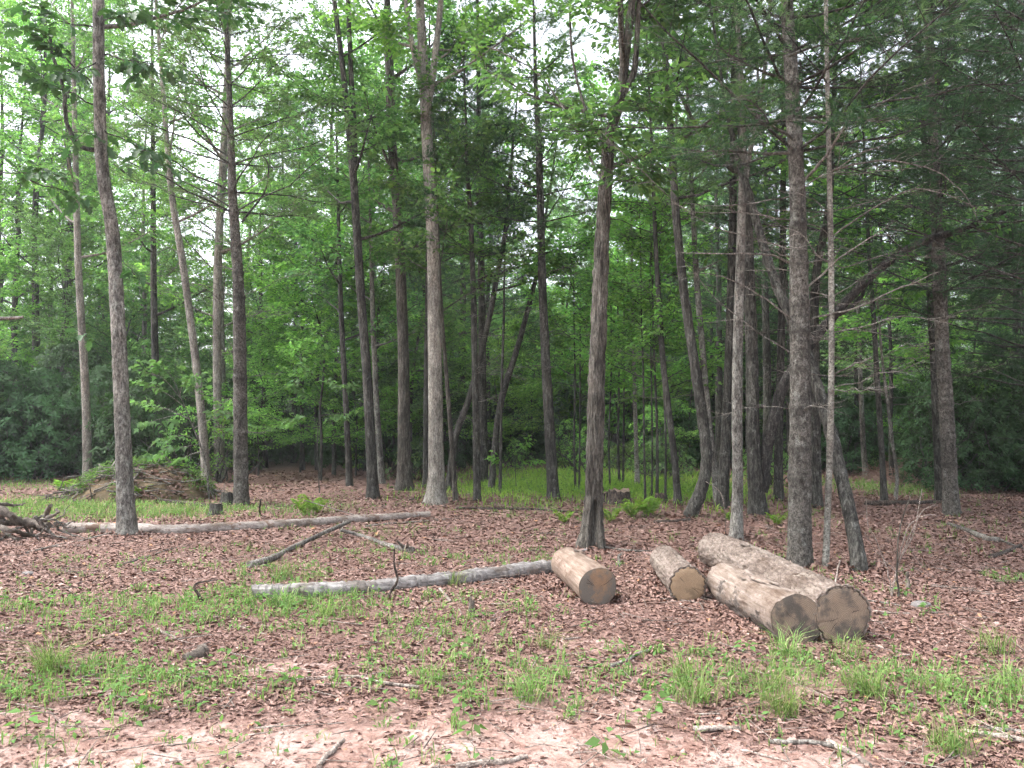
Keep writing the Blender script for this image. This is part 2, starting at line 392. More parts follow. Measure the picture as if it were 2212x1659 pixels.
def sticks(buf, a, b, r0, r1):
    """many straight three-sided twigs at once"""
    a = np.asarray(a, float); b = np.asarray(b, float); n = len(a)
    if n == 0: return
    d = b - a; d /= np.linalg.norm(d, axis=1)[:, None] + 1e-9
    ref = np.where(np.abs(d[:, 2:3]) > 0.9, np.array([[1.0, 0, 0]]), np.array([[0, 0, 1.0]]))
    u = np.cross(d, ref); u /= np.linalg.norm(u, axis=1)[:, None] + 1e-9; w_ = np.cross(d, u)
    r0 = np.broadcast_to(np.asarray(r0, float), (n,)); r1 = np.broadcast_to(np.asarray(r1, float), (n,))
    vs = []
    for q, r in ((a, r0), (b, r1)):
        for k in range(3):
            t = 2 * math.pi * k / 3; vs.append(q + r[:, None] * (math.cos(t) * u + math.sin(t) * w_))
    v = np.stack(vs, 1)                       # n,6,3
    base = np.arange(n)[:, None] * 6
    f = np.concatenate([base + np.array([[k, (k + 1) % 3, 3 + (k + 1) % 3, 3 + k]]) for k in range(3)])
    buf.add(v.reshape(-1, 3), f)

# ------------------------------------------------------------------ leaves
def unit(a): return a / (np.linalg.norm(a, axis=-1, keepdims=True) + 1e-9)

LOBES = {   # outline as (along, across) from stem to tip, one side
    'diamond': [(0.42, 0.5)],
    'oak': [(0.22, 0.20), (0.36, 0.46), (0.47, 0.22), (0.64, 0.50), (0.74, 0.22), (0.86, 0.28)],
    'maple': [(0.10, 0.34), (0.30, 0.30), (0.36, 0.62), (0.52, 0.24), (0.70, 0.22)],
}
def leaf_quads(buf, p, d, n, ln, wd, rng, fold=0.18, shape='diamond'):
    m = len(p); d = unit(d); s = unit(np.cross(d, n)); n = np.cross(s, d)
    ln = np.broadcast_to(ln, (m,))[:, None]; wd = np.broadcast_to(wd, (m,))[:, None]
    droop = rng.uniform(0.05, 0.35, (m, 1))
    pr = LOBES[shape]; cols = [p]
    for a, c in pr: cols.append(p + d * ln * a + s * wd * c + n * (wd * fold - ln * droop * a * a))
    cols.append(p + d * ln - n * ln * droop)
    for a, c in reversed(pr): cols.append(p + d * ln * a - s * wd * c + n * (wd * fold - ln * droop * a * a))
    k = len(cols); v = np.stack(cols, 1)
    if shape == 'diamond':
        buf.add(v.reshape(-1, 3), np.arange(m)[:, None] * k + np.arange(k)[None]); return
    mid = p + d * ln * 0.5 - n * ln * droop * 0.25
    v = np.concatenate([v, mid[:, None]], 1); b = np.arange(m)[:, None] * (k + 1)
    f = np.concatenate([b + np.array([[j, (j + 1) % k, k]]) for j in range(k)])
    buf.add(v.reshape(-1, 3), f)

def spray_leaves(buf, tp, td, tl, K, ll, rng, shape='diamond', wr=0.62, tilt=0.35, droop=0.25):
    """K leaves on each twig (base tp, direction td, length tl)"""
    n = len(tp)
    if n == 0: return
    td = unit(td); up = unit(np.array([[0, 0, 1.0]]) + rng.normal(0, tilt, (n, 3)))
    s = unit(np.cross(td, up)); up = np.cross(s, td)
    t = np.linspace(0.12, 1.0, K)[None, :] + rng.uniform(-0.06, 0.06, (n, K))
    side = np.where((np.arange(K)[None, :] + rng.integers(0, 2, (n, 1))) % 2 == 0, 1.0, -1.0)
    ang = np.radians(rng.normal(52, 18, (n, K))) * np.clip(1.25 - t * 0.8, 0.2, 1)
    d = td[:, None] * np.cos(ang)[..., None] + s[:, None] * (np.sin(ang) * side)[..., None]
    d = d + rng.normal(0, 0.18, d.shape); d[..., 2] -= droop * rng.uniform(0.2, 1.4, (n, K))
    p = tp[:, None] + td[:, None] * (t * tl[:, None])[..., None] + rng.normal(0, 0.012, d.shape)
    nn = up[:, None] + rng.normal(0, 0.3, d.shape)
    l = ll * rng.uniform(0.65, 1.2, (n, K))
    # short stalk: move the blade off the twig
    d = d.reshape(-1, 3); p = p.reshape(-1, 3) + unit(d) * (0.22 * l.reshape(-1, 1))
    leaf_quads(buf, p, d, nn.reshape(-1, 3), l.ravel(), l.ravel() * wr, rng, shape=shape)

def needle_tufts(buf, tp, td, K, ln, wd, rng, spread=0.55):
    n = len(tp)
    if n == 0: return
    td = unit(td)
    d = unit(td[:, None] + rng.normal(0, spread, (n, K, 3))).reshape(-1, 3)
    p = np.repeat(tp, K, 0) - np.repeat(td, K, 0) * rng.uniform(0, 0.06, (n * K, 1))
    s = unit(np.cross(d, rng.normal(0, 1, d.shape))); l = ln * rng.uniform(0.7, 1.15, (len(d), 1))
    tip = p + d * l; tip[:, 2] -= 0.12 * l[:, 0]
    v = np.stack([p + s * wd * 0.5, tip, p - s * wd * 0.5], 1)
    buf.add(v.reshape(-1, 3), np.arange(len(d))[:, None] * 3 + np.arange(3)[None])

def along(path, t):
    """point on polyline at fraction t (array)"""
    i = np.clip(np.asarray(t) * (len(path) - 1), 0, len(path) - 1.001); k = i.astype(int); f = (i - k)[..., None]
    return path[k] * (1 - f) + path[k + 1] * f

class Axis:
    """trunk axis: position and radius by height (local z)"""
    def __init__(s, p, r): s.p, s.r = p, r; s.z = np.maximum.accumulate(p[:, 2])
    def at(s, z): return np.array([np.interp(z, s.z, s.p[:, 0]), np.interp(z, s.z, s.p[:, 1]), z]), float(np.interp(z, s.z, s.r))

def limb(rng, p0, az, el, ln, curve=0.3, n=7, wob=0.04):
    h = np.array([math.cos(az), math.sin(az), 0]); t = np.linspace(0, 1, n)
    p = p0 + ln * (t[:, None] * math.cos(el) * h + ((math.sin(el) * t + curve * t * t))[:, None] * np.array([0, 0, 1.0]))
    w_ = np.cumsum(rng.normal(0, wob * ln / n * 2, (n, 3)), 0); w_[0] = 0
    return p + w_

def broad_limb(rng, bb, lb, p0, az, el, ln, r0, nsec=8, ntw=6, K=9, ll=0.11, curve=0.25, shape='diamond', tilt=0.35, droop=0.25, secf=0.42, wr=0.62, t0=0.25):
    """one leafy primary limb into branch buffer bb and leaf buffer lb"""
    path = limb(rng, p0, az, el, ln, curve)
    tube(bb, path, np.linspace(r0, max(0.004, r0 * 0.18), len(path)), 5, cap=False)
    t = np.linspace(t0, 0.98, nsec) + rng.uniform(-0.03, 0.03, nsec); t = np.clip(t, 0.05, 1)
    sp = along(path, t); tg = unit(along(path, np.clip(t + 0.05, 0, 1)) - along(path, np.clip(t - 0.05, 0, 1)))
    side = np.where(np.arange(nsec) % 2 == 0, 1, -1); side[-1] = 0
    lat = unit(np.cross(tg, np.array([[0, 0, 1.0]])))
    a = np.radians(rng.normal(52, 12, nsec))
    sd = unit(tg * np.cos(a)[:, None] + lat * (np.sin(a) * side)[:, None] + np.stack([rng.normal(0, .15, nsec), rng.normal(0, .15, nsec), rng.normal(0.05, 0.25, nsec)], -1))
    sl = ln * secf * (1.15 - 0.65 * t) * rng.uniform(0.7, 1.2, nsec)
    sticks(bb, sp, sp + sd * sl[:, None], np.maximum(0.25 * r0, 0.005), 0.003)
    # twigs along the secondaries
    tt = np.linspace(0.15, 1.0, ntw)[None] + rng.uniform(-0.05, 0.05, (nsec, ntw))
    tp = sp[:, None] + sd[:, None] * (tt * sl[:, None])[..., None]
    sside = np.where((np.arange(ntw)[None] + rng.integers(0, 2, (nsec, 1))) % 2 == 0, 1, -1)
    slat = unit(np.cross(sd, np.array([[0, 0, 1.0]])))
    ta = np.radians(rng.normal(48, 15, (nsec, ntw))) * np.where(tt > 0.93, 0.2, 1)
    td = sd[:, None] * np.cos(ta)[..., None] + slat[:, None] * (np.sin(ta) * sside)[..., None] + rng.normal(0, 0.14, (nsec, ntw, 3))
    tl = rng.uniform(0.22, 0.48, nsec * ntw) * (ll / 0.11) ** 0.5
    tp = tp.reshape(-1, 3); td = unit(td.reshape(-1, 3))
    if ll > 0.09: sticks(bb, tp, tp + td * tl[:, None], 0.004, 0.002)
    spray_leaves(lb, tp, td, tl, K, ll, rng, shape, wr, tilt, droop)
    return path

def pine_limb(rng, bb, lb, p0, az, el, ln, r0, nsec=16, ntuft=3, K=13, nl=0.11, nw=0.0045, curve=0.05, live=0.35):
    path = limb(rng, p0, az, el, ln, curve, 7, 0.05)
    tube(bb, path, np.linspace(r0, 0.004, len(path)), 5, cap=False)
    t = np.linspace(live, 1.0, nsec); sp = along(path, t)
    tg = unit(along(path, np.clip(t + 0.05, 0, 1)) - along(path, np.clip(t - 0.05, 0, 1)))
    lat = unit(np.cross(tg, np.array([[0, 0, 1.0]]))); side = np.where(np.arange(nsec) % 2 == 0, 1, -1)
    a = np.radians(rng.normal(50, 12, nsec))
    sd = unit(tg * np.cos(a)[:, None] + lat * (np.sin(a) * side)[:, None] + rng.normal(0, 0.18, (nsec, 3)) + np.array([[0, 0, 0.12]]))
    sl = ln * 0.36 * (1.2 - 0.85 * t) * rng.uniform(0.6, 1.2, nsec) + 0.08
    sticks(bb, sp, sp + sd * sl[:, None], 0.005, 0.002)
    tt = np.linspace(0.3, 1.0, ntuft)[None] + rng.uniform(-0.08, 0.08, (nsec, ntuft))
    tp = (sp[:, None] + sd[:, None] * (tt * sl[:, None])[..., None]).reshape(-1, 3)
    td = np.repeat(sd, ntuft, 0) + rng.normal(0, 0.35, (nsec * ntuft, 3)); td[:, 2] += 0.15
    td = unit(td); tp2 = tp + td * rng.uniform(0.03, 0.14, (len(tp), 1))
    needle_tufts(lb, tp2, td, K, nl, nw, rng)
    return path

def dead_limb(rng, p0, az, el, ln, r0, ntw=7, curve=-0.1):
    b = Buf(); path = limb(rng, p0, az, el, ln, curve, 9, 0.09)
    path = catmull(path, 3)
    tube(b, path, np.linspace(r0, 0.0025, len(path)), 5, cap=False)
    for t in rng.uniform(0.25, 0.97, ntw):
        q = along(path, np.array([t]))[0]; d = along(path, np.array([min(1, t + .05)]))[0] - along(path, np.array([max(0, t - .05)]))[0]
        a2 = math.atan2(d[1], d[0]) + random.choice((-1, 1)) * rng.uniform(0.5, 1.1)
        sub = limb(rng, q, a2, rng.uniform(-0.3, 0.5), ln * rng.uniform(0.12, 0.34), rng.uniform(-0.2, 0.2), 6, 0.1)
        tube(b, sub, np.linspace(max(0.0035, r0 * 0.3), 0.0015, len(sub)), 3, cap=False)
    return b

# ------------------------------------------------------------------ trunks
def trunk_mesh(rng, pts, rad, k=12, ds=0.25, kind='smooth', flare=0.35, whorls=(), hollow=None, seed=0.0, amp=1.0):
    """smoothed trunk from control points (local); returns (buf, Axis)"""
    p = catmull(pts, 8); r = np.interp(np.linspace(0, 1, len(p)), np.linspace(0, 1, len(rad)), rad)
    s = np.concatenate([[0], np.cumsum(np.linalg.norm(np.diff(p, axis=0), axis=1))])
    n = max(6, int(s[-1] / ds)); q = np.linspace(0, s[-1], n)
    p = np.stack([np.interp(q, s, p[:, i]) for i in range(3)], -1); r = np.interp(q, s, r)
    r = r * (1 + flare * np.exp(-np.maximum(p[:, 2], 0) / 0.22))
    at = np.zeros(n)
    for wz in whorls:
        g = np.exp(-((p[:, 2] - wz) / 0.045) ** 2); r = r * (1 + 0.10 * g); at = np.maximum(at, rng.uniform(0.25, 0.6) * np.exp(-((p[:, 2] - wz + 0.02) / rng.uniform(0.03, 0.06)) ** 2))
    def disp(th, pp, rr):
        R = rr[:, :1]; c, sn = np.cos(th)[None], np.sin(th)[None]; z = pp[:, 2:3] + 0 * c
        lo = fbm(S3([c * 1.1 + 0 * z, sn * 1.1 + 0 * z, z * 0.9 + seed], -1), 2) - 0.5
        out = 1 + 0.16 * lo
        lobes = np.exp(-np.maximum(z, 0) / 0.18) * flare * 0.8 * (fbm(S3([c * 1.8 + seed, sn * 1.8, z * 0], -1), 2) - 0.45)
        out = out + lobes
        if kind == 'furrow':
            f = 44.0; q3 = S3([c * R * f, sn * R * f, z * f * 0.13 + seed * 3], -1)
            nn = fbm(q3, 3); ridge = 1 - np.abs(nn - 0.5) * 4
            out = out + amp * np.clip(0.013 / R, 0, 0.13) * (np.clip(ridge, -1, 1) * -1)
        elif kind == 'scaly':
            f = 24.0; q3 = S3([c * R * f, sn * R * f, z * f * 0.55 + seed * 3], -1)
            out = out + amp * np.clip(0.014 / R, 0, 0.12) * (fbm(q3, 3) - 0.5) * 2
        if hollow:
            th0, hz, hw, hd = hollow
            dth = np.abs((th[None] - th0 + math.pi) % (2 * math.pi) - math.pi) * R
            wz = hw * np.clip(1.05 - (z / hz) ** 2, 0.0, 1) ** 0.5 * (z > -0.2)
            e = dth / np.maximum(wz, 1e-3)
            ins = np.clip(1.25 - e, 0, 1); ins = ins * ins * (3 - 2 * ins)
            out = out - hd / R * ins * (wz > 0.004) + 0.10 * np.exp(-((e - 1.35) / 0.35) ** 2) * (wz > 0.004)
        return np.maximum(out, 0.15)
    b = Buf(); tube(b, p, r, k, disp, cap=True, at=at)
    return b, Axis(p, r)

def image_axis(pts, Y, base, H, extra=0.0, rng=None):
    """trunk control points from photo columns at depth Y, carried on above the frame to height H; local to base"""
    out, rad = [], []
    n = len(pts); yy = 0.0
    for i, (x, y, wd) in enumerate(pts):
        q = P(x, y, Y + yy) - base
        if i == 0: q[2] = 0.0
        out.append(q); rad.append(wd * 0.465 * Y / F)
        yy += (rng.normal(0, 0.05) if rng is not None else 0) + extra
    out = np.array(out); d = out[-1] - out[max(0, n - 3)]; d = d / max(d[2], 0.1); d[:2] *= 0.6
    z = out[-1][2]; steps = 5
    if H > z + 0.5:
        for k in range(1, steps + 1):
            f = k / steps; out = np.vstack([out, out[-1] + d * (H - z) / steps]); rad.append(rad[n - 1] * (1 - 0.85 * f))
    out = np.vstack([out[0] - np.array([0, 0, 0.25]), out]); rad = [rad[0]] + rad
    return out, np.array(rad)
# ------------------------------------------------------------------ ground sheet
GRASS = [  # px, py, rx m, ry m, blades, height, bright
    (120, 1480, 0.75, 0.35, 1300, 0.16, 0), (300, 1475, 0.6, 0.35, 800, 0.13, 0), (70, 1330, 0.7, 0.5, 800, 0.14, 0), (230, 1300, 1.0, 0.4, 800, 0.13, 0),
    (330, 1350, 0.5, 0.4, 420, 0.12, 0), (480, 1310, 0.6, 0.35, 900, 0.17, 0), (620, 1330, 0.6, 0.35, 800, 0.16, 0), (740, 1300, 0.5, 0.3, 600, 0.16, 0), (600, 1245, 0.45, 0.3, 450, 0.15, 0),
    (940, 1370, 0.4, 0.4, 380, 0.15, 0), (1160, 1440, 0.45, 0.4, 520, 0.15, 0), (930, 1480, 0.45, 0.3, 420, 0.14, 0), (1120, 1500, 0.35, 0.2, 300, 0.15, 0),
    (1010, 1310, 0.5, 0.3, 260, 0.14, 0), (1430, 1420, 0.3, 0.2, 160, 0.13, 0), (1640, 1460, 0.55, 0.35, 620, 0.17, 0), (1850, 1470, 0.5, 0.35, 520, 0.16, 0),
    (2000, 1470, 0.5, 0.35, 520, 0.16, 0), (2150, 1520, 0.4, 0.3, 420, 0.17, 0), (2060, 1610, 0.25, 0.15, 160, 0.15, 0), (1450, 1490, 0.35, 0.25, 300, 0.14, 0),
    (1060, 1215, 0.7, 0.4, 420, 0.14, 0), (860, 1200, 0.7, 0.4, 180, 0.12, 0), (400, 1215, 1.2, 0.5, 260, 0.12, 0),
    (60, 1095, 2.2, 1.7, 2100, 0.17, 1), (230, 1105, 1.8, 1.2, 1700, 0.17, 1), (430, 1105, 1.2, 0.8, 700, 0.15, 1), (30, 1050, 2.4, 1.5, 700, 0.16, 1),
    (620, 1090, 2.2, 1.5, 420, 0.10, 0), (760, 1060, 2.4, 1.5, 250, 0.10, 0), (660, 1108, 0.8, 0.5, 200, 0.14, 1),
    (1120, 1052, 1.7, 1.8, 2200, 0.18, 2), (1300, 1058, 2.6, 2.4, 6500, 0.22, 2), (1440, 1060, 1.8, 2.4, 3200, 0.22, 2), (1260, 1032, 3.2, 2.6, 4200, 0.25, 2), (1890, 1055, 1.2, 1.6, 1100, 0.2, 1),
    (1150, 1100, 1.6, 0.8, 500, 0.12, 0), (2170, 1250, 0.14, 0.12, 90, 0.14, 0), (1900, 1300, 0.7, 0.5, 80, 0.1, 0), (300, 1590, 0.5, 0.2, 120, 0.07, 0), (850, 1600, 0.6, 0.3, 120, 0.08, 0)]
GP = [(G(a, b), rx, ry, n, h, br) for a, b, rx, ry, n, h, br in GRASS]

def grassy(x, y):
    g = np.zeros_like(x)
    for c, rx, ry, n, h, br in GP:
        e = ((x - c[0]) / rx) ** 2 + ((y - c[1]) / ry) ** 2
        g = np.maximum(g, np.clip(1.25 - e, 0, 1) * min(1, n / (rx * ry * 900)))
    return g

BARE = [(1270, 1395, 0.34, 0.25), (1290, 1530, 0.75, 0.30), (800, 1560, 0.9, 0.35), (80, 1560, 0.8, 0.35), (530, 1610, 0.9, 0.30), (1750, 1480, 0.3, 0.2),
        (620, 1445, 0.45, 0.25), (1000, 1600, 1.2, 0.35), (1900, 1620, 0.5, 0.22), (880, 1330, 0.2, 0.12)]
BP = [(G(a, b), rx, ry) for a, b, rx, ry in BARE]
def bare(x, y):
    b = 0.62 * np.clip((4.85 - 0.85 * np.clip((x - 0.7) / 1.2, 0, 1) + 1.3 * (fbm2(x * 0.8, y * 0.8, 3, 2.2) - 0.5) - y) / 0.7, 0, 1)
    for c, rx, ry in BP:
        e = ((x - c[0]) / rx) ** 2 + ((y - c[1]) / ry) ** 2
        b = np.maximum(b, 0.42 * np.clip(1.4 - e, 0, 1))
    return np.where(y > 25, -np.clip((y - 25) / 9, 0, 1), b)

def axis_steps(lo, fine_lo, fine_hi, hi, st, grow=1.14):
    a = list(np.arange(fine_lo, fine_hi + 1e-6, st)); s = st
    while a[-1] < hi: s *= grow; a.append(a[-1] + s)
    s = st
    while a[0] > lo: s *= grow; a.insert(0, a[0] - s)
    return np.array(a)
gx = axis_steps(-230, -4.6, 4.6, 230, 0.05, 1.05); gy = axis_steps(-120, 3.0, 8.0, 260, 0.05, 1.035)
X, Y_ = np.meshgrid(gx, gy); Z = hgt(X, Y_)
gb = Buf(); nx = len(gx); idx = np.arange(len(gy) * nx).reshape(len(gy), nx)
gb.add(np.stack([X, Y_, Z], -1), np.stack([idx[:-1, :-1], idx[:-1, 1:], idx[1:, 1:], idx[1:, :-1]], -1).reshape(-1, 4), bare(X, Y_).ravel())
ground = link('ground', gb.mesh('ground', 'ground', attr='bare')); ground['kind'] = 'structure'
ground['label'] = 'forest floor of pink clay and brown leaf duff'

# ------------------------------------------------------------------ hand-placed trees
def part_objs(parent, buf, name, m, smooth=True, attr=None, kind=None, label=None):
    o = link(name, buf.mesh(name, m, smooth, attr), parent); TRI[0] += buf.tris()
    if kind: o['kind'] = kind
    if label: o['label'] = label
    return o

HANDPX = []
def hand_tree(name, label, cat, pts, bark, kind, H=14, z0=7.0, nl=10, plen=2.2, leaf='leaf_broad', hires=False, Y=None, k=12, forks=(), limbs_px=(), ll=0.12,
              bkind='smooth', flare=0.3, hollow=None, group=None, seed=1, zlive=4.5, dead=(), lean=0.0, sprays_px=(), K=9, wh=0.6, amp=1.0, curve=0.25, nsec=8, ntw=6):
    rng = np.random.default_rng(1000 + seed)
    base = G(pts[0][0], pts[0][1]) if Y is None else GD(pts[0][0], Y)
    Yb = base[1]; t = thing(name, label, cat, base, 0, group); HANDPX.append((pts[0][0], Yb))
    cp, rad = image_axis(pts, Yb, base, H, lean, rng)
    whorls = list(np.arange(0.9, H, wh) + rng.uniform(-0.08, 0.08, len(np.arange(0.9, H, wh)))) if kind == 'pine' else []
    b, ax = trunk_mesh(rng, cp, rad, k if not hires else max(40, k), 0.25 if not hires else 0.03, bkind, flare, whorls, hollow, seed * 1.7, amp)
    part_objs(t, b, 'trunk', bark, attr='ring' if kind == 'pine' else None)
    lb = Buf()
    for fk in forks:
        q = np.array([P(x, y, Yb) - base for x, y, _ in fk]); d = (q[-1] - q[-2]); d /= max(0.2, d[2])
        fr = [w_ * 0.5 * Yb / F for _, _, w_ in fk]
        top = max(q[-1][2] + 1, H - 1)
        q = np.vstack([q, q[-1] + d * np.array([0.6, 0.6, 1]) * (top - q[-1][2]) * 0.5, q[-1] + d * np.array([0.5, 0.5, 1]) * (top - q[-1][2])]); fr += [fr[-1] * 0.6, fr[-1] * 0.2]
        fb, fax = trunk_mesh(rng, q, np.array(fr), 10 if not hires else 28, 0.2 if not hires else 0.04, bkind, 0, (), None, seed, amp)
        for j in range(5 if kind == 'broad' else 0):
            z = rng.uniform(max(z0, q[0][2] + 0.6), top); c, r = fax.at(z)
            broad_limb(rng, fb, lb, c, rng.uniform(0, 6.28), rng.uniform(0.1, 0.7), plen * rng.uniform(0.6, 1.1), max(0.012, r * 0.4), nsec, ntw, K, ll, curve)
        part_objs(t, fb, 'stem', bark)
    if kind == 'broad':
        for j in range(nl):
            f = (j + rng.uniform(0.1, 0.9)) / nl; z = z0 + (H * 0.97 - z0) * f; c, r = ax.at(z); bb = Buf()
            broad_limb(rng, bb, lb, c, j * 2.4 + rng.uniform(-0.4, 0.4), rng.uniform(0.05, 0.35) + 0.5 * f, plen * (1.1 - 0.55 * f) * rng.uniform(0.75, 1.15), max(0.012, min(r * 0.45, 0.05)), nsec, ntw, K, ll, curve)
            part_objs(t, bb, 'branch', bark)
    elif kind == 'pine':
        for wz in whorls:
            c, r = ax.at(wz)
            if wz >= zlive:
                f = (wz - zlive) / max(0.1, H - zlive); m = 4 if f < 0.8 else 3; a0 = rng.uniform(0, 6.28)
                for j in range(m):
                    bb = Buf()
                    pine_limb(rng, bb, lb, c, a0 + j * 6.28 / m + rng.uniform(-0.3, 0.3), rng.uniform(0.0, 0.3) + 0.4 * f, plen * (1.08 - 0.75 * f) * rng.uniform(0.8, 1.15), max(0.009, min(0.02, r * 0.25)), nsec * 2, 4, K + 5, 0.12, 0.0065 + 0.00018 * Yb)
                    part_objs(t, bb, 'branch', 'bark_dark')
    for (zd0, zd1, nd, ln0, ln1, el0, el1) in dead:
        for j in range(nd):
            z = zd0 + (zd1 - zd0) * (j + rng.uniform(0, 1)) / nd
            if whorls: z = min(whorls, key=lambda q: abs(q - z)) + rng.uniform(-0.03, 0.03)
            c, r = ax.at(z)
            db = dead_limb(rng, c, rng.uniform(0, 6.28), rng.uniform(el0, el1), rng.uniform(ln0, ln1), rng.uniform(0.005, 0.009), 9, rng.uniform(-0.25, 0.15))
            part_objs(t, db, 'dead_branch', 'deadwood')
    for lp in limbs_px:
        pl, w0, w1 = lp[0], lp[1], lp[2]; m_ = lp[3] if len(lp) > 3 else bark; dy = lp[4] if len(lp) > 4 else 0.0
        q = np.array([P(a, b_, Yb + dy * i / max(1, len(pl) - 1)) - base for i, (a, b_) in enumerate(pl)]); q = catmull(q, 5)
        q += np.cumsum(rng.normal(0, 0.006, q.shape), 0) * (np.arange(len(q)) > 0)[:, None]
        lbuf = Buf(); tube(lbuf, q, np.linspace(w0, w1, len(q)) * 0.42 * Yb / F, 7, cap=False)
        for j in range(6 if m_ == 'deadwood' else 2):
            tt = rng.uniform(0.3, 0.95); o_ = along(q, np.array([tt]))[0]; d = q[-1] - q[0]
            sub = limb(rng, o_, math.atan2(d[1], d[0]) + rng.choice([-1, 1]) * rng.uniform(0.4, 1.0), rng.uniform(-0.3, 0.5), rng.uniform(0.15, 0.5), rng.uniform(-0.2, 0.2), 6, 0.08)
            tube(lbuf, sub, np.linspace(0.004, 0.0015, len(sub)), 3, cap=False)
        part_objs(t, lbuf, 'dead_branch' if m_ == 'deadwood' else 'branch', m_)
    for (pl, w0, dy, ns) in sprays_px:       # leafy limbs that show in the photo
        q = np.array([P(a, b_, Yb + dy * i / max(1, len(pl) - 1)) - base for i, (a, b_) in enumerate(pl)]); d = q[-1] - q[0]; bb = Buf()
        ln = float(np.linalg.norm(d)); az = math.atan2(d[1], d[0]); el = math.asin(max(-0.9, min(0.9, d[2] / ln)))
        fn = pine_limb if kind == 'pine' else broad_limb
        if kind == 'pine': pine_limb(rng, bb, lb, q[0], az, el, ln, w0 * 0.5 * Yb / F, ns * 2 + 4, 4, K + 5, 0.12, 0.0065 + 0.00018 * Yb)
        else: broad_limb(rng, bb, lb, q[0], az, el, ln, w0 * 0.5 * Yb / F, ns, ntw, K, ll, 0.05)
        part_objs(t, bb, 'branch', bark)
    if lb.v: part_objs(t, lb, 'crown', leaf, kind='stuff')
    return t, ax, base

def V(x0, y0, w0, *rest): return [(x0, y0, w0)] + list(rest)

# the named trunks of the photo, left to right
oak_near, oak_ax, oak_base = hand_tree('oak_tree', 'lichen-grey oak with crooked side limb, standing in front of the long fallen log', 'tree',
    V(275, 1155, 42, (268, 1000, 38), (262, 850, 36), (255, 700, 33), (246, 540, 31), (238, 470, 30), (224, 390, 29), (217, 300, 29), (214, 150, 27), (213, 0, 26)),
    'bark_grey', 'broad', H=13, z0=7.2, nl=9, plen=2.4, leaf='leaf_oak', hires=True, k=56, bkind='furrow', flare=0.3, seed=1, ll=0.15, amp=0.7,
    limbs_px=[([(218, 325), (188, 324), (165, 308), (148, 268), (143, 215), (130, 165), (112, 112), (104, 60)], 13, 8, 'bark_dark')])
hand_tree('pine_tree', 'slim pine with bare whorled branches, left of the twin-stemmed oak', 'tree',
    V(521, 1092, 33, (519, 900, 30), (517, 700, 28), (512, 560, 24), (503, 430, 20), (500, 330, 16), (493, 150, 12), (486, 0, 9)),
    'bark_pine', 'pine', H=12.5, zlive=5.0, plen=2.5, leaf='needle', seed=2, k=20, bkind='scaly', hires=True, flare=0.2, wh=0.52,
    dead=[(1.2, 3.0, 8, 0.6, 1.3, -0.1, 0.3), (3.0, 6.2, 20, 1.3, 2.4, 0.15, 0.6)],
    limbs_px=[([(522, 480), (570, 420), (580, 360), (560, 330)], 6, 3, 'bark_dark'), ([(508, 455), (450, 420), (400, 395), (330, 375)], 5, 2, 'bark_dark'), ([(503, 345), (440, 300), (380, 240), (330, 215)], 6, 2, 'bark_dark')])
hand_tree('oak_tree', 'twin-stemmed oak forking high up, left of the tall pale poplar', 'tree',
    V(806, 1078, 26, (800, 950, 24), (792, 800, 22), (780, 640, 20), (770, 480, 19), (763, 380, 18), (748, 220, 14), (736, 110, 12), (722, 0, 11)),
    'bark_dark', 'broad', H=14, z0=5.2, nl=12, plen=2.2, seed=3, k=16, forks=[[(764, 390, 14), (766, 300, 13), (758, 150, 11), (752, 0, 10)]], leaf='leaf_broad',
    sprays_px=[([(752, 250), (680, 215)], 4, -0.6, 6), ([(740, 120), (660, 90)], 4, 0.5, 7), ([(765, 330), (840, 300)], 4, 0.8, 7)])
hand_tree('poplar_tree', 'tall pale smooth poplar forking near the top, at the middle of the photo', 'tree',
    V(941, 1090, 44, (942, 1000, 37), (941, 850, 34), (938, 650, 31), (934, 500, 29), (927, 380, 28), (921, 270, 27), (915, 150, 24), (907, 0, 21)),
    'bark_pale', 'broad', H=16, z0=7.6, nl=10, plen=2.5, seed=4, hires=True, k=48, bkind='furrow', amp=0.35, flare=0.42,
    forks=[[(916, 250, 17), (930, 200, 16), (942, 100, 14), (952, 0, 13)], [(912, 190, 12), (895, 120, 11), (882, 40, 10), (876, 0, 9)]], leaf='leaf_bright',
    sprays_px=[([(940, 130), (1040, 60)], 5, 0.8, 8), ([(890, 90), (830, 60)], 4, -0.5, 7)])
hand_tree('poplar_tree', 'stout brown trunk just left of the tall pale poplar', 'tree',
    V(874, 1058, 34, (873, 950, 29), (872, 800, 27), (868, 650, 25), (858, 450, 22), (846, 300, 22), (843, 180, 22), (838, 90, 18)),
    'bark_brown', 'broad', H=15, z0=5.0, nl=12, plen=2.3, seed=5, k=16, flare=0.4, leaf='leaf_broad')
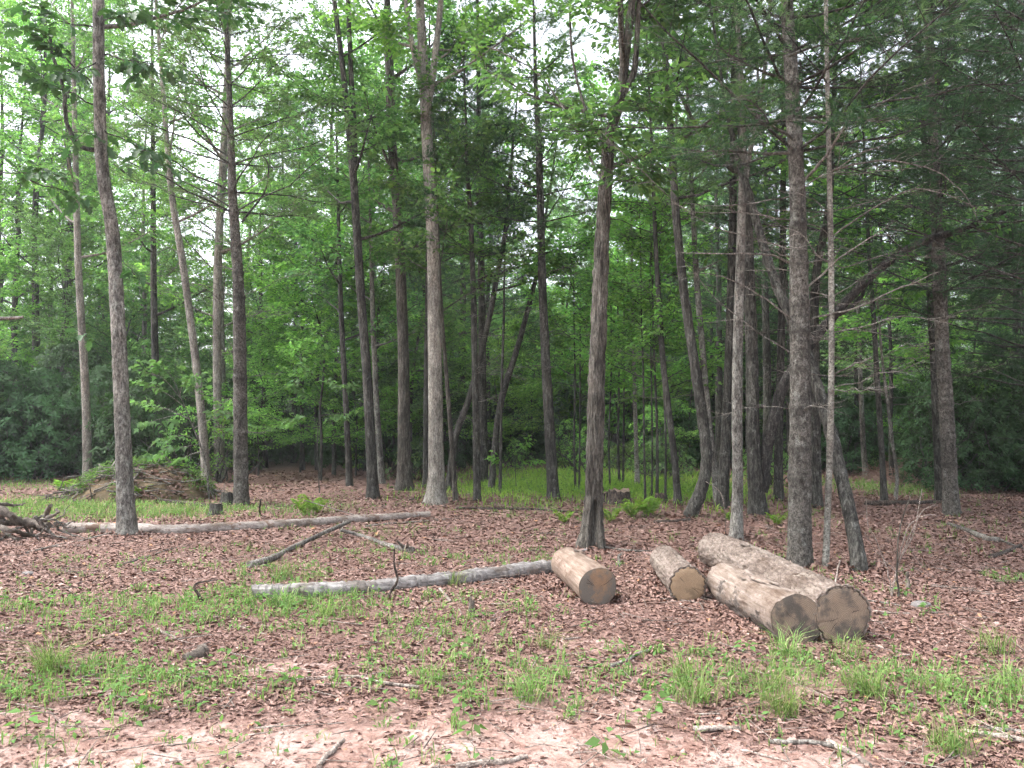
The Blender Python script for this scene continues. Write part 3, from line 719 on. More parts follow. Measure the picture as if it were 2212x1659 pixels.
hand_tree('oak_tree', 'furrowed oak with a dark hollow at its foot, behind the shortest logs', 'tree',
    V(1279, 1183, 58, (1282, 1100, 46), (1285, 980, 43), (1290, 800, 41), (1297, 600, 39), (1306, 430, 35), (1311, 350, 32), (1322, 270, 26), (1340, 210, 24)),
    'bark_brown', 'broad', H=12.5, z0=4.9, nl=11, plen=2.2, leaf='leaf_broad', seed=6, hires=True, k=96, bkind='furrow', amp=1.7, flare=0.32, hollow=(math.radians(-86), 0.62, 0.075, 0.15),
    forks=[[(1338, 215, 18), (1346, 170, 16), (1344, 110, 15), (1340, 0, 13)], [(1341, 212, 18), (1358, 180, 16), (1372, 140, 15), (1380, 0, 12)]],
    limbs_px=[([(1306, 402), (1270, 330), (1225, 245), (1180, 180), (1125, 140), (1060, 110)], 6, 3, 'bark_grey'), ([(1312, 330), (1272, 260), (1240, 150), (1228, 30)], 9, 6, 'bark_brown')],
    sprays_px=[([(1310, 400), (1400, 360)], 4, -0.7, 6), ([(1310, 370), (1290, 260)], 4, -0.8, 6), ([(1330, 240), (1420, 230)], 4, -0.5, 5)])
hand_tree('pine_tree', 'straight dark trunk rising from the clearing edge, left of the hollow oak', 'tree',
    V(1196, 1080, 27, (1190, 980, 25), (1183, 850, 23), (1175, 700, 20), (1170, 550, 18), (1167, 420, 17), (1163, 300, 14), (1157, 180, 10)),
    'bark_dark', 'pine', H=11.5, zlive=5.6, plen=1.7, leaf='needle', seed=7, k=14, flare=0.3, dead=[(2.2, 5.5, 9, 0.8, 1.6, -0.1, 0.4)],
    limbs_px=[([(1166, 405), (1140, 400), (1115, 385), (1103, 355)], 5, 2, 'deadwood')])
hand_tree('oak_tree', 'dark crooked leaning trunk with a kink, left of the clearing', 'tree',
    V(1061, 1062, 16, (1068, 980, 15), (1076, 900, 15), (1092, 830, 16), (1112, 770, 14), (1132, 700, 12), (1150, 630, 11), (1160, 590, 9)),
    'bark_dark', 'broad', H=9, z0=5.2, nl=6, plen=1.9, seed=8, k=10, leaf='leaf_bright', flare=0.15)
hand_tree('pine_tree', 'upright slender pine, second trunk right of the tall pale poplar', 'tree',
    V(1031, 1082, 18, (1029, 950, 16), (1026, 800, 15), (1022, 620, 13), (1017, 480, 11), (1010, 380, 9)),
    'bark_dark', 'pine', H=9.5, zlive=4.6, plen=1.6, leaf='needle_dark', seed=9, k=10, flare=0.15, dead=[(1.6, 4.6, 12, 0.8, 1.6, -0.1, 0.4)])
hand_tree('oak_tree', 'dark trunk leaning right in a long arc behind the tall pale poplar', 'tree',
    V(968, 1010, 16, (985, 940, 15), (1010, 870, 14), (1035, 780, 13), (1058, 680, 13), (1075, 590, 12), (1092, 500, 11), (1098, 430, 9)),
    'bark_dark', 'broad', H=10, z0=4.5, nl=9, plen=1.8, seed=10, k=10, leaf='leaf_broad', Y=18.5, flare=0.1)
hand_tree('maple_tree', 'thin leaning trunk directly right of the tall pale poplar', 'tree',
    V(984, 1084, 12, (977, 980, 11), (968, 860, 10), (957, 720, 9), (950, 600, 8)),
    'bark_brown', 'broad', H=8, z0=3.6, nl=8, plen=1.6, seed=11, k=9, leaf='leaf_broad', flare=0.15)
hand_tree('sapling', 'thin straight stem beside the dark crooked leaning trunk', 'tree',
    V(1080, 1066, 8, (1082, 950, 7), (1084, 820, 6), (1088, 700, 6)), 'bark_dark', 'broad', H=7, z0=4.4, nl=5, plen=1.3, seed=12, k=8, leaf='leaf_bright', flare=0.1)
hand_tree('oak_tree', 'thick dark trunk standing behind the upright slender pine', 'tree',
    V(1044, 1048, 22, (1044, 950, 20), (1042, 800, 19), (1040, 600, 17), (1036, 450, 15)), 'bark_dark', 'broad', H=15, z0=5, nl=10, plen=2.2, seed=13, k=10, Y=20.5, leaf='leaf_broad')
hand_tree('maple_tree', 'thin dark trunk left of the twin-stemmed oak', 'tree',
    V(755, 1050, 15, (750, 930, 14), (743, 800, 13), (737, 680, 12), (733, 560, 10)), 'bark_dark', 'broad', H=10, z0=3.4, nl=11, plen=1.9, seed=14, k=10, leaf='leaf_broad')
hand_tree('maple_tree', 'short grey trunk just behind and right of the twin-stemmed oak', 'tree',
    V(824, 1030, 17, (818, 940, 14), (812, 850, 13), (806, 700, 12)), 'bark_grey', 'broad', H=10, z0=3.4, nl=9, plen=1.8, seed=15, k=10, Y=20.5, leaf='leaf_broad')
hand_tree('oak_tree', 'dark trunk squeezed between the stout brown trunk and tall poplar', 'tree',
    V(921, 1060, 17, (921, 950, 15), (922, 800, 14), (924, 600, 12)), 'bark_dark', 'broad', H=13, z0=5, nl=9, plen=2.0, seed=16, k=10, Y=19.5, leaf='leaf_broad')
hand_tree('poplar_tree', 'pale slim trunk at the rhododendron thicket, leftmost in the photo', 'tree',
    V(190, 1000, 20, (186, 880, 18), (180, 760, 17), (173, 650, 16), (168, 540, 15)), 'bark_pale', 'broad', H=17, z0=5.5, nl=12, plen=2.6, seed=17, k=12, Y=21, leaf='leaf_broad')
hand_tree('poplar_tree', 'pale trunk leaning left behind the dirt mound, left of the whorled pine', 'tree',
    V(447, 1040, 21, (438, 930, 19), (425, 800, 18), (410, 680, 17), (392, 550, 16), (375, 450, 15), (365, 360, 13)), 'bark_pale', 'broad', H=16, z0=6.0, nl=11, plen=2.5, seed=18, k=12, Y=19.5, leaf='leaf_broad')
hand_tree('poplar_tree', 'pale upright trunk close behind the left-leaning pale trunk', 'tree',
    V(474, 1015, 22, (471, 900, 20), (469, 750, 19), (470, 600, 19), (476, 450, 18), (487, 250, 16)), 'bark_pale', 'broad', H=18, z0=6.0, nl=11, plen=2.6, seed=19, k=12, Y=22.5, leaf='leaf_broad')
hand_tree('oak_tree', 'dark trunk behind the maple sapling, in deep shade', 'tree',
    V(341, 1000, 20, (338, 880, 18), (335, 760, 16), (332, 620, 15)), 'bark_dark', 'broad', H=16, z0=4.5, nl=12, plen=2.4, seed=20, k=10, Y=23.5, leaf='leaf_broad')
for i, (x, yb, w_, lab) in enumerate([(573, 1012, 12, 'thin shaded trunk first to the right of the whorled pine'), (655, 1016, 9, 'dark pole-thin trunk midway between whorled pine and twin-stemmed oak'),
                                       (685, 1016, 9, 'second pole-thin trunk, just right of a similar one, left of twin-stemmed oak')]):
    hand_tree('maple_tree', lab, 'tree', V(x, yb, w_ + 1, (x - 3, 900, w_), (x - 8 + 6 * i, 750, w_ - 2), (x - 10 + 8 * i, 600, w_ - 3)), 'bark_dark', 'broad', H=9, z0=3.6, nl=9, plen=1.9, seed=21 + i, k=8, leaf='leaf_maple', flare=0.15)
# right-hand cluster
hand_tree('oak_tree', 'trunk with a strongly curved foot, right of the hollow oak', 'tree',
    V(1490, 1118, 34, (1514, 1060, 30), (1526, 1000, 28), (1520, 920, 27), (1505, 820, 25), (1490, 720, 24), (1474, 600, 22), (1460, 460, 20), (1452, 330, 18), (1443, 200, 16), (1436, 100, 14)),
    'bark_dark', 'broad', H=12.5, z0=5.0, nl=10, plen=2.1, leaf='leaf_broad', seed=30, k=24, flare=0.1, bkind='furrow', hires=True)
hand_tree('maple_tree', 'slim greyish trunk directly right of the curved-foot trunk', 'tree',
    V(1552, 1090, 20, (1542, 1000, 17), (1530, 900, 16), (1518, 760, 15), (1506, 620, 14), (1498, 480, 12)), 'bark_grey', 'broad', H=11, z0=4.4, nl=9, plen=1.9, seed=31, k=10, leaf='leaf_broad')
hand_tree('oak_tree', 'dark upright trunk behind the long barked log', 'tree',
    V(1560, 1098, 28, (1565, 1000, 25), (1572, 850, 23), (1578, 700, 22), (1582, 520, 20), (1584, 350, 18)), 'bark_dark', 'broad', H=14, z0=7.5, nl=8, plen=2.1, seed=32, k=12, leaf='leaf_broad')
hand_tree('maple_tree', 'pale blotchy trunk at the far end of the long barked log', 'tree',
    V(1590, 1168, 28, (1593, 1060, 24), (1592, 900, 24), (1594, 750, 23), (1598, 600, 22), (1602, 450, 19), (1604, 330, 14), (1600, 150, 11), (1590, 0, 10)),
    'bark_grey', 'broad', H=12, z0=6.6, nl=7, plen=2.0, seed=33, k=32, leaf='leaf_broad', bkind='scaly', hires=True, amp=0.7, forks=[[(1606, 420, 12), (1620, 330, 11), (1640, 240, 10), (1660, 60, 9)]])
hand_tree('oak_tree', 'broad double oak whose right stem bows into a long low arch', 'tree',
    V(1638, 1112, 40, (1630, 1020, 34), (1626, 900, 32), (1624, 760, 30), (1618, 600, 28), (1612, 460, 26), (1606, 380, 24)),
    'bark_dark', 'broad', H=12, z0=7.0, nl=7, plen=2.2, seed=34, k=28, leaf='leaf_broad', bkind='furrow', hires=True, flare=0.3,
    limbs_px=[([(1645, 1060), (1652, 980), (1668, 900), (1690, 830), (1735, 760), (1800, 675), (1870, 600), (1940, 545), (2010, 512), (2090, 490), (2165, 455)], 35, 13, 'limb_black', -0.9),
              ([(1790, 690), (1850, 650), (1890, 580), (1960, 530)], 13, 6, 'limb_black', -0.4), ([(1606, 385), (1560, 345), (1520, 290), (1480, 230), (1440, 130), (1410, 0)], 15, 6, 'bark_brown')],
    sprays_px=[([(2000, 515), (2120, 480)], 4, -0.6, 6)])
hand_tree('oak_tree', 'leaning furrowed trunk, rightmost of the three beside the paired logs', 'tree',
    V(1857, 1232, 38, (1840, 1130, 34), (1815, 1020, 33), (1788, 910, 31), (1755, 800, 29), (1715, 700, 28), (1675, 610, 26), (1640, 500, 24), (1615, 410, 22), (1594, 345, 18), (1570, 240, 12)),
    'bark_dark', 'broad', H=10, z0=6.4, nl=6, plen=1.8, seed=35, k=56, leaf='leaf_broad', bkind='furrow', hires=True, flare=0.15, lean=0.22)
hand_tree('pine_tree', 'big ringed white pine with dead side branches, behind the paired logs', 'tree',
    V(1728, 1222, 54, (1728, 1050, 49), (1728, 900, 47), (1727, 700, 43), (1725, 550, 40), (1722, 400, 36), (1714, 250, 33), (1706, 100, 30), (1700, 0, 28)),
    'bark_pine', 'pine', H=11, zlive=4.4, plen=2.7, leaf='needle_dark', seed=36, k=64, bkind='scaly', hires=True, flare=0.12, wh=0.42, amp=0.8,
    dead=[(1.6, 4.4, 15, 0.7, 1.9, -0.15, 0.35)],
    limbs_px=[([(1731, 395), (1775, 350), (1808, 300), (1840, 247)], 9, 4, 'deadwood', -0.5), ([(1739, 625), (1800, 570), (1882, 516), (1935, 482)], 6, 2, 'deadwood', -0.6), ([(1748, 690), (1850, 665), (1950, 620), (2039, 586)], 6, 2, 'deadwood', -0.8),
              ([(1705, 568), (1660, 548), (1600, 543), (1475, 542)], 7, 2, 'deadwood', -0.7), ([(1709, 477), (1620, 465), (1475, 460)], 4, 1.5, 'deadwood', -0.5), ([(1708, 690), (1640, 640), (1560, 600), (1480, 590)], 5, 1.5, 'deadwood', -0.9),
              ([(1705, 760), (1640, 720), (1540, 640), (1470, 560)], 4, 1.5, 'deadwood', -0.4), ([(1712, 540), (1640, 520), (1500, 470), (1300, 290)], 4, 1.5, 'deadwood', -1.0)],
    sprays_px=[([(1705, 330), (1500, 330)], 8, -1.2, 9), ([(1710, 260), (1900, 300)], 8, -1.5, 9), ([(1705, 180), (1560, 120)], 8, -1.0, 9), ([(1712, 300), (1620, 240)], 7, -1.6, 9), ([(1704, 120), (1850, 100)], 8, -1.2, 9)])
hand_tree('pine_tree', 'pole-thin pale pine close right of the big ringed pine', 'tree',
    V(1783, 1226, 15, (1788, 1100, 14), (1793, 950, 14), (1796, 800, 13.5), (1796, 650, 13), (1794, 500, 12.5), (1790, 300, 11), (1787, 150, 10), (1784, 0, 9)),
    'bark_thinpine', 'pine', H=8.6, zlive=5.4, plen=1.5, leaf='needle', seed=37, k=20, hires=True, bkind='scaly', flare=0.15, amp=0.4, wh=0.5,
    dead=[(1.9, 5.2, 16, 0.6, 1.5, -0.1, 0.5)],
    limbs_px=[([(1791, 369), (1887, 341), (1995, 356), (2069, 404), (2112, 482)], 5, 1.5, 'deadwood', -0.4), ([(1797, 512), (1909, 438), (1995, 408), (2126, 460)], 5, 1.5, 'deadwood', -0.6), ([(1798, 812), (1840, 790), (1882, 774)], 5, 4, 'deadwood', -0.3),
              ([(1796, 720), (1870, 705), (1960, 680), (2060, 700)], 4, 1.5, 'deadwood', -0.5)])
hand_tree('pine_tree', 'tall dark pine at the right edge of the open leaf litter', 'tree',
    V(2056, 1114, 36, (2050, 1000, 32), (2042, 850, 30), (2034, 700, 28), (2028, 560, 27), (2020, 400, 24), (2012, 230, 20), (2006, 100, 16)),
    'bark_pine', 'pine', H=12.5, zlive=3.6, plen=3.0, leaf='needle_dark', seed=38, k=36, bkind='scaly', hires=True, flare=0.2, wh=0.48, dead=[(1.5, 3.6, 8, 0.8, 1.8, -0.1, 0.3)])
hand_tree('pine_tree', 'dark trunk hidden close behind the tall right-hand pine', 'tree',
    V(2032, 1085, 22, (2026, 950, 20), (2018, 780, 18), (2008, 600, 17)), 'bark_dark', 'pine', H=12, zlive=4.4, plen=2.6, leaf='needle_dark', seed=39, k=10, dead=[(1.8, 4.4, 8, 0.8, 1.8, -0.1, 0.3)])
hand_tree('pine_tree', 'pine past the right edge whose needle boughs hang into the upper right corner', 'tree',
    V(2330, 1180, 34, (2325, 900, 30), (2320, 600, 28), (2315, 300, 24), (2310, 0, 20)), 'bark_pine', 'pine', H=12, zlive=3.2, plen=3.4, leaf='needle_dark', seed=60, k=14, flare=0.15, wh=0.46)
hand_tree('pine_tree', 'second pine past the right edge with boughs reaching over the dark thicket', 'tree',
    V(2250, 1110, 26, (2248, 900, 24), (2245, 600, 22), (2240, 300, 19)), 'bark_dark', 'pine', H=12, zlive=2.4, plen=2.8, leaf='needle_dark', seed=61, k=12, flare=0.15, wh=0.5)
hand_tree('pine_tree', 'unseen pine added past the right edge to shade the litter', 'tree',
    V(2560, 1240, 40, (2555, 900, 36), (2550, 500, 32), (2545, 100, 26)), 'bark_pine', 'pine', H=13, zlive=3.6, plen=3.6, leaf='needle_dark', seed=62, k=12, flare=0.15, wh=0.5)  # unseen tree, added so its crown darkens the ground on the right
hand_tree('maple_tree', 'slim dark trunk midway between leaning furrowed trunk and right-hand pine', 'tree',
    V(1911, 1090, 15, (1905, 980, 13), (1897, 850, 12), (1888, 700, 11), (1878, 560, 9)), 'bark_dark', 'broad', H=9.5, z0=5, nl=6, plen=1.8, seed=40, k=9, leaf='leaf_bright')
hand_tree('sapling', 'thin crooked pale stem right beside the slim dark trunk on the right', 'tree',
    V(1934, 1080, 8, (1938, 1030, 8), (1928, 960, 8), (1916, 860, 7), (1906, 780, 6)), 'bark_grey', 'broad', H=6, z0=2.4, nl=8, plen=1.3, seed=41, k=8, leaf='leaf_bright')
hand_tree('maple_tree', 'pale trunk stub seen through the gap left of the right-hand sapling', 'tree',
    V(1872, 1040, 14, (1866, 980, 12), (1862, 900, 11), (1858, 800, 10)), 'bark_grey', 'broad', H=10, z0=5, nl=6, plen=1.8, seed=42, k=9, Y=22.5, leaf='leaf_broad')
hand_tree('oak_tree', 'dark trunk behind the low arching oak stem', 'tree',
    V(1682, 1082, 22, (1682, 950, 20), (1686, 800, 18), (1690, 600, 17)), 'bark_dark', 'broad', H=14, z0=7.5, nl=7, plen=2.0, seed=43, k=10, leaf='leaf_broad')
hand_tree('pine_tree', 'shaded trunk seen just right behind the big ringed pine', 'tree',
    V(1764, 1095, 26, (1762, 950, 23), (1760, 780, 22), (1762, 600, 20), (1790, 450, 16)), 'bark_dark', 'pine', H=12, zlive=5.0, plen=2.4, leaf='needle_dark', seed=44, k=10, dead=[(1.8, 4.8, 8, 0.8, 1.8, -0.1, 0.3)])
hand_tree('pine_tree', 'leaning slim trunk left of the curved-foot trunk, by the small stump', 'tree',
    V(1465, 1092, 17, (1458, 1000, 16), (1446, 900, 15), (1434, 800, 14), (1425, 680, 13), (1418, 560, 11)), 'bark_dark', 'pine', H=10, zlive=4.8, plen=1.7, leaf='needle', seed=45, k=10, dead=[(1.8, 4.8, 10, 0.6, 1.4, -0.1, 0.3)])
hand_tree('poplar_tree', 'whitish slender trunk standing in the bright clearing', 'tree',
    V(1377, 1062, 12, (1374, 960, 10), (1371, 850, 9), (1369, 740, 8), (1366, 620, 7)), 'bark_thinpine', 'broad', H=10, z0=5.5, nl=6, plen=1.6, seed=46, k=9, leaf='leaf_bright', Y=19.5)
for i, (x, y, w_, H, lab) in enumerate([(1419, 1082, 8, 8, 'black pole-thin trunk beside the small stump at the clearing edge'), (1338, 1048, 7, 7, 'thin dark stem in the clearing, first to the right of the hollow oak'), (1346, 1048, 6, 6.5, 'thin dark stem touching its twin right of the hollow oak'),
                                        (1394, 1085, 6, 6, 'thin slightly bent stem right of the widest stump'), (1408, 1083, 5, 5, 'very thin straight stem midway between widest stump and small stump'), (1318, 1060, 5, 5, 'thin stem hidden close by the right side of the hollow oak'), (1437, 1088, 6, 6, 'thin dark stem just right of the small stump'),
                                        (1243, 1062, 6, 5.5, 'thin twin-like stem left of the hollow oak in the clearing'), (1251, 1064, 5, 5, 'thin stem closest to the left side of the hollow oak')]):
    hand_tree('sapling', lab, 'tree', V(x, y, w_, (x + (-3) ** (i % 2), 950, w_ * 0.85), (x - 4 + i % 3 * 3, 820, w_ * 0.7), (x - 8 + i % 3 * 5, 700, w_ * 0.55)), 'bark_dark', 'broad', H=H, z0=1.9, nl=9, plen=1.1, seed=50 + i, k=7, leaf='leaf_bright', ll=0.1, nsec=6, ntw=5, K=7, flare=0.1)

# ------------------------------------------------------------------ single large leaves on the near oak and the maple sapling
def leaf_proto(name, shape, m, n=3, wr=0.75):
    out = []; rng = np.random.default_rng(5)
    for i in range(n):
        b = Buf(); leaf_quads(b, np.zeros((1, 3)), np.array([[1.0, 0, 0]]), np.array([[0, 0.1 * i, 1.0]]), 1.0, wr, rng, 0.1 + 0.1 * i, shape); out.append(b.mesh(name, m, False))
    return out
from mathutils import Matrix
def leaf_objs(parent, protos, tp, td, tl, K, ll, rng, name='leaf', droop=0.35):
    n = 0
    for p, d, l in zip(tp, unit(np.asarray(td)), tl):
        up = unit(np.array([0, 0, 1.0]) + rng.normal(0, 0.25, 3)); s = unit(np.cross(d, up))
        for k in range(K):
            t = 0.2 + 0.8 * k / max(1, K - 1); a = math.radians(rng.normal(55, 18)) * (1 if k % 2 else -1) * (0.25 if k == K - 1 else 1)
            ld = unit(d * math.cos(a) + s * math.sin(a) + np.array([0, 0, -droop * rng.uniform(0.2, 1.5)]) + rng.normal(0, 0.12, 3))
            q = p + d * l * t + ld * ll * 0.25; nn = unit(up + rng.normal(0, 0.3, 3)); y = unit(np.cross(nn, ld)); z = np.cross(ld, y); sz = ll * rng.uniform(0.7, 1.2)
            mt = Matrix(((ld[0] * sz, y[0] * sz, z[0] * sz, q[0]), (ld[1] * sz, y[1] * sz, z[1] * sz, q[1]), (ld[2] * sz, y[2] * sz, z[2] * sz, q[2]), (0, 0, 0, 1)))
            o = bpy.data.objects.new(name, protos[n % len(protos)]); C.objects.link(o); o.parent = parent; o.matrix_local = mt; n += 1
    return n
oakp = leaf_proto('oak_leaf', 'oak', 'leaf_oak', 3, 0.7); maplep = leaf_proto('maple_leaf', 'maple', 'leaf_maple', 3, 0.95)
rng = np.random.default_rng(77); tw_b = Buf(); tp, td, tl = [], [], []
for (ax0, ay0, bx, by, dy, nt_) in [(214, 200, 110, 90, -0.8, 7), (214, 230, 70, 170, -0.6, 7), (215, 270, 330, 335, -0.5, 6), (212, 120, 330, 135, -0.7, 7), (214, 120, 150, 165, -0.9, 5), (212, 60, 90, 30, -0.6, 6), (150, 280, 195, 300, -0.2, 3),
                                    (213, 40, 270, 30, -0.7, 5), (-40, 380, 110, 385, 0.3, 6), (60, 384, 170, 440, 0.4, 5), (240, 540, 262, 570, -0.2, 1), (246, 800, 220, 785, -0.2, 1)]:
    a = P(ax0, ay0, oak_base[1]) - oak_base; b_ = P(bx, by, oak_base[1] + dy) - oak_base
    n = 6; tt = np.linspace(0, 1, n)[:, None]; path = a * (1 - tt) + b_ * tt + np.cumsum(rng.normal(0, 0.03, (n, 3)), 0) * (tt > 0)
    tube(tw_b, path, np.linspace(0.014 if nt_ > 3 else 0.006, 0.004, n), 5, cap=False)
    for k in range(nt_):
        f = 0.35 + 0.65 * (k + 1) / nt_; q = along(path, np.array([f]))[0]; d = unit(b_ - a) + rng.normal(0, 0.55, 3) * np.array([1, 1, 0.45]); tp.append(q); td.append(d); tl.append(rng.uniform(0.22, 0.4))
sticks(tw_b, np.array(tp), np.array(tp) + unit(np.array(td)) * np.array(tl)[:, None], 0.005, 0.003)
tw_o = part_objs(oak_near, tw_b, 'leafy_twig', 'bark_dark', kind='stuff')
leaf_objs(tw_o, oakp, tp, td, tl, 5, 0.2, rng)

def leafy_sapling(name, label, cat, base, paths, Y, m_bark, protos, ll, K, seed, w0=0.02):
    rng = np.random.default_rng(seed); t = thing(name, label, cat, base); tp, td, tl = [], [], []
    for i, pl in enumerate(paths):
        q = catmull(np.array([P(a, b_, Y + dy) - base for a, b_, dy in pl]), 4); bb = Buf(); w1 = w0 if i == 0 else w0 * 0.45
        tube(bb, q, np.linspace(w1, 0.003, len(q)), 6, cap=False); part_objs(t, bb, 'stem' if i == 0 else 'branch', m_bark)
        if i == 0: continue
        for k in range(6):
            f = 0.3 + 0.7 * (k + 1) / 6; c = along(q, np.array([f]))[0]; d = unit(q[-1] - q[0]) + rng.normal(0, 0.6, 3) * np.array([1, 1, 0.3]); tp.append(c); td.append(d); tl.append(rng.uniform(0.18, 0.38))
    bb = Buf(); sticks(bb, np.array(tp), np.array(tp) + unit(np.array(td)) * np.array(tl)[:, None], 0.004, 0.002); tw_ = part_objs(t, bb, 'twig', m_bark, kind='stuff')
    leaf_objs(tw_, protos, tp, td, tl, K, ll, rng)
    return t
sb = G(452, 1078)
leafy_sapling('maple_sapling', 'leaning maple sapling with drooping pale leaves behind the dirt mound', 'sapling', sb,
    [[(452, 1085, 0), (446, 1010, 0), (432, 960, 0), (414, 915, 0), (395, 868, 0), (384, 852, 0)], [(400, 880, 0), (360, 850, -.2), (310, 830, -.3)], [(392, 862, 0), (350, 815, -.3), (315, 805, -.4)], [(390, 858, 0), (370, 812, -.2), (352, 798, -.3)],
     [(388, 856, 0), (395, 830, -.5), (415, 815, -.6)], [(410, 905, 0), (350, 880, .3), (300, 872, .3)], [(405, 890, 0), (345, 905, -.4), (330, 910, -.5)], [(432, 960, 0), (400, 965, -.3), (340, 985, -.4)], [(428, 950, 0), (390, 940, -.5), (360, 960, -.7)],
     [(436, 975, 0), (405, 985, .3), (385, 1010, .3)], [(420, 925, 0), (455, 905, -.5), (500, 890, -.8)], [(440, 985, 0), (480, 940, -.5), (510, 925, -.7)], [(416, 918, 0), (440, 860, -.4), (400, 845, -.5)]], sb[1], 'bark_grey', maplep, 0.135, 5, 71, 0.024)
sb2 = GD(690, 17.5)
leafy_sapling('maple_sapling', 'small maple with pale drooping leaves just left of the thin dark trunk', 'sapling', sb2,
    [[(690, 1065, 0), (686, 960, 0), (690, 880, 0), (695, 830, 0)], [(690, 880, 0), (660, 850, -.3), (635, 845, -.4)], [(692, 850, 0), (670, 815, -.3), (655, 808, -.4)], [(692, 860, 0), (720, 835, -.3), (740, 840, -.3)], [(690, 900, 0), (715, 895, -.4), (735, 905, -.4)], [(689, 910, 0), (660, 900, .2), (640, 915, .2)]], 17.5, 'bark_dark', maplep, 0.125, 5, 72, 0.014)
sb3 = GD(1112, 18.2)
leafy_sapling('maple_sapling', 'bright small sapling lit at the clearing left of the straight dark trunk', 'sapling', sb3,
    [[(1115, 1050, 0), (1113, 1010, 0), (1115, 975, 0)], [(1114, 1010, 0), (1090, 1000, -.2), (1075, 990, -.3)], [(1114, 990, 0), (1125, 970, -.2), (1132, 962, -.2)], [(1114, 1000, 0), (1135, 995, .2), (1150, 1000, .2)]], 18.2, 'bark_dark', leaf_proto('bright_leaf', 'maple', 'leaf_bright', 2, 0.95), 0.11, 4, 73, 0.010)
# ------------------------------------------------------------------ background forest: prototypes
def proto_broad(seed, H, r, z0, nl, plen, leaf, bark, ll, nsec, ntw, K, el=(0.05, 0.4), lean=0.4, k=8, curve=0.25):
    rng = np.random.default_rng(seed); n = 6
    pts = np.array([[0, 0, -0.3]] + [[0, 0, 0]] + [[lean * rng.normal(0, 0.35) * i / n, lean * rng.normal(0, 0.35) * i / n, H * i / n] for i in range(1, n + 1)])
    rad = np.concatenate([[r, r], r * (1 - 0.9 * (np.arange(1, n + 1) / n) ** 1.2)])
    b, ax = trunk_mesh(rng, pts, rad, k, 0.6, 'smooth', 0.25, (), None, seed); lb = Buf()
    for j in range(nl):
        f = (j + rng.uniform(0, 1)) / nl; z = z0 + (H * 0.97 - z0) * f; c, rr = ax.at(z)
        broad_limb(rng, b, lb, c, j * 2.4 + rng.uniform(-0.5, 0.5), rng.uniform(*el) + 0.45 * f, plen * (1.12 - 0.6 * f) * rng.uniform(0.7, 1.2), max(0.008, min(rr * 0.4, 0.05)), nsec, ntw, K, ll, curve)
    TRI[0] += b.tris() + lb.tris()
    return b.mesh('trunk', bark), lb.mesh('crown', leaf, False)

def proto_pine(seed, H, r, zlive, plen, leaf, K=12, nsec=22, wh=0.6):
    rng = np.random.default_rng(seed); pts = np.array([[0, 0, -0.3], [0, 0, 0]] + [[rng.normal(0, 0.1) * i / 5, rng.normal(0, 0.1) * i / 5, H * i / 5] for i in range(1, 6)])
    rad = np.concatenate([[r, r], r * (1 - 0.92 * np.arange(1, 6) / 5)]); b, ax = trunk_mesh(rng, pts, rad, 8, 0.6, 'smooth', 0.2, (), None, seed); lb = Buf()
    for wz in np.arange(1.2, H, wh):
        c, rr = ax.at(wz); m = 4; a0 = rng.uniform(0, 6.28)
        for j in range(m):
            a = a0 + j * 6.28 / m + rng.uniform(-.3, .3)
            if wz >= zlive:
                f = (wz - zlive) / (H - zlive); pine_limb(rng, b, lb, c, a, rng.uniform(-0.05, 0.25) + 0.35 * f, plen * (1.05 - 0.8 * f) * rng.uniform(0.8, 1.15), max(0.008, min(0.02, rr * 0.25)), nsec, 3, K, 0.14, 0.014)
            elif j < 3:
                p_ = limb(rng, c, a, rng.uniform(-0.1, 0.35), rng.uniform(0.6, 1.6), -0.1, 6, 0.08); tube(b, p_, np.linspace(0.009, 0.003, 6), 3, cap=False)
    TRI[0] += b.tris() + lb.tris()
    return b.mesh('trunk', 'bark_dark'), lb.mesh('crown', leaf, False)

def proto_bush(seed, h, rad, nw, leaf, ll, lw, K=8):
    """evergreen thicket bush: leaf rosettes at the ends of many crooked stems"""
    rng = np.random.default_rng(seed); b = Buf(); lb = Buf(); ends = []
    for s in range(7):
        az = rng.uniform(0, 6.28); p_ = limb(rng, np.array([rng.normal(0, 0.12), rng.normal(0, 0.12), -0.1]), az, rng.uniform(0.7, 1.4), h * rng.uniform(0.8, 1.1), -0.1, 7, 0.12)
        tube(b, p_, np.linspace(0.025, 0.008, 7), 5, cap=False)
    az = rng.uniform(0, 6.28, nw); u = rng.uniform(0, 1, nw) ** 0.5; q = rng.uniform(0.05, 1, nw)
    rr = rad * np.sqrt(np.clip(1 - (q - 0.35) ** 2 / 0.45, 0.02, 1)) * (0.45 + 0.55 * u) * (0.30 + 1.35 * fbm(S3([np.cos(az) * 2.4 + seed, np.sin(az) * 2.4, q * 4], -1), 3))
    c = np.stack([np.cos(az) * rr, np.sin(az) * rr, q * h], -1)
    d = unit(np.stack([np.cos(az), np.sin(az), rng.uniform(0.2, 1.2, nw)], -1))
    sticks(b, c - d * 0.35, c, 0.006, 0.004)
    a2 = rng.uniform(0, 6.28, (nw, 1)) + np.arange(K)[None] * 6.28 / K; s1 = unit(np.cross(d, rng.normal(0, 1, d.shape))); s2 = np.cross(d, s1)
    ld = s1[:, None] * np.cos(a2)[..., None] + s2[:, None] * np.sin(a2)[..., None] + d[:, None] * rng.uniform(-0.1, 0.5, (nw, K, 1))
    p = np.repeat(c, K, 0) + unit(ld.reshape(-1, 3)) * 0.02
    leaf_quads(lb, p, ld.reshape(-1, 3), np.repeat(d, K, 0) + rng.normal(0, 0.2, (nw * K, 3)), ll * rng.uniform(0.7, 1.15, nw * K), lw, rng, 0.1)
    TRI[0] += b.tris() + lb.tris()
    return b.mesh('stem', 'bark_dark'), lb.mesh('foliage', leaf, False)

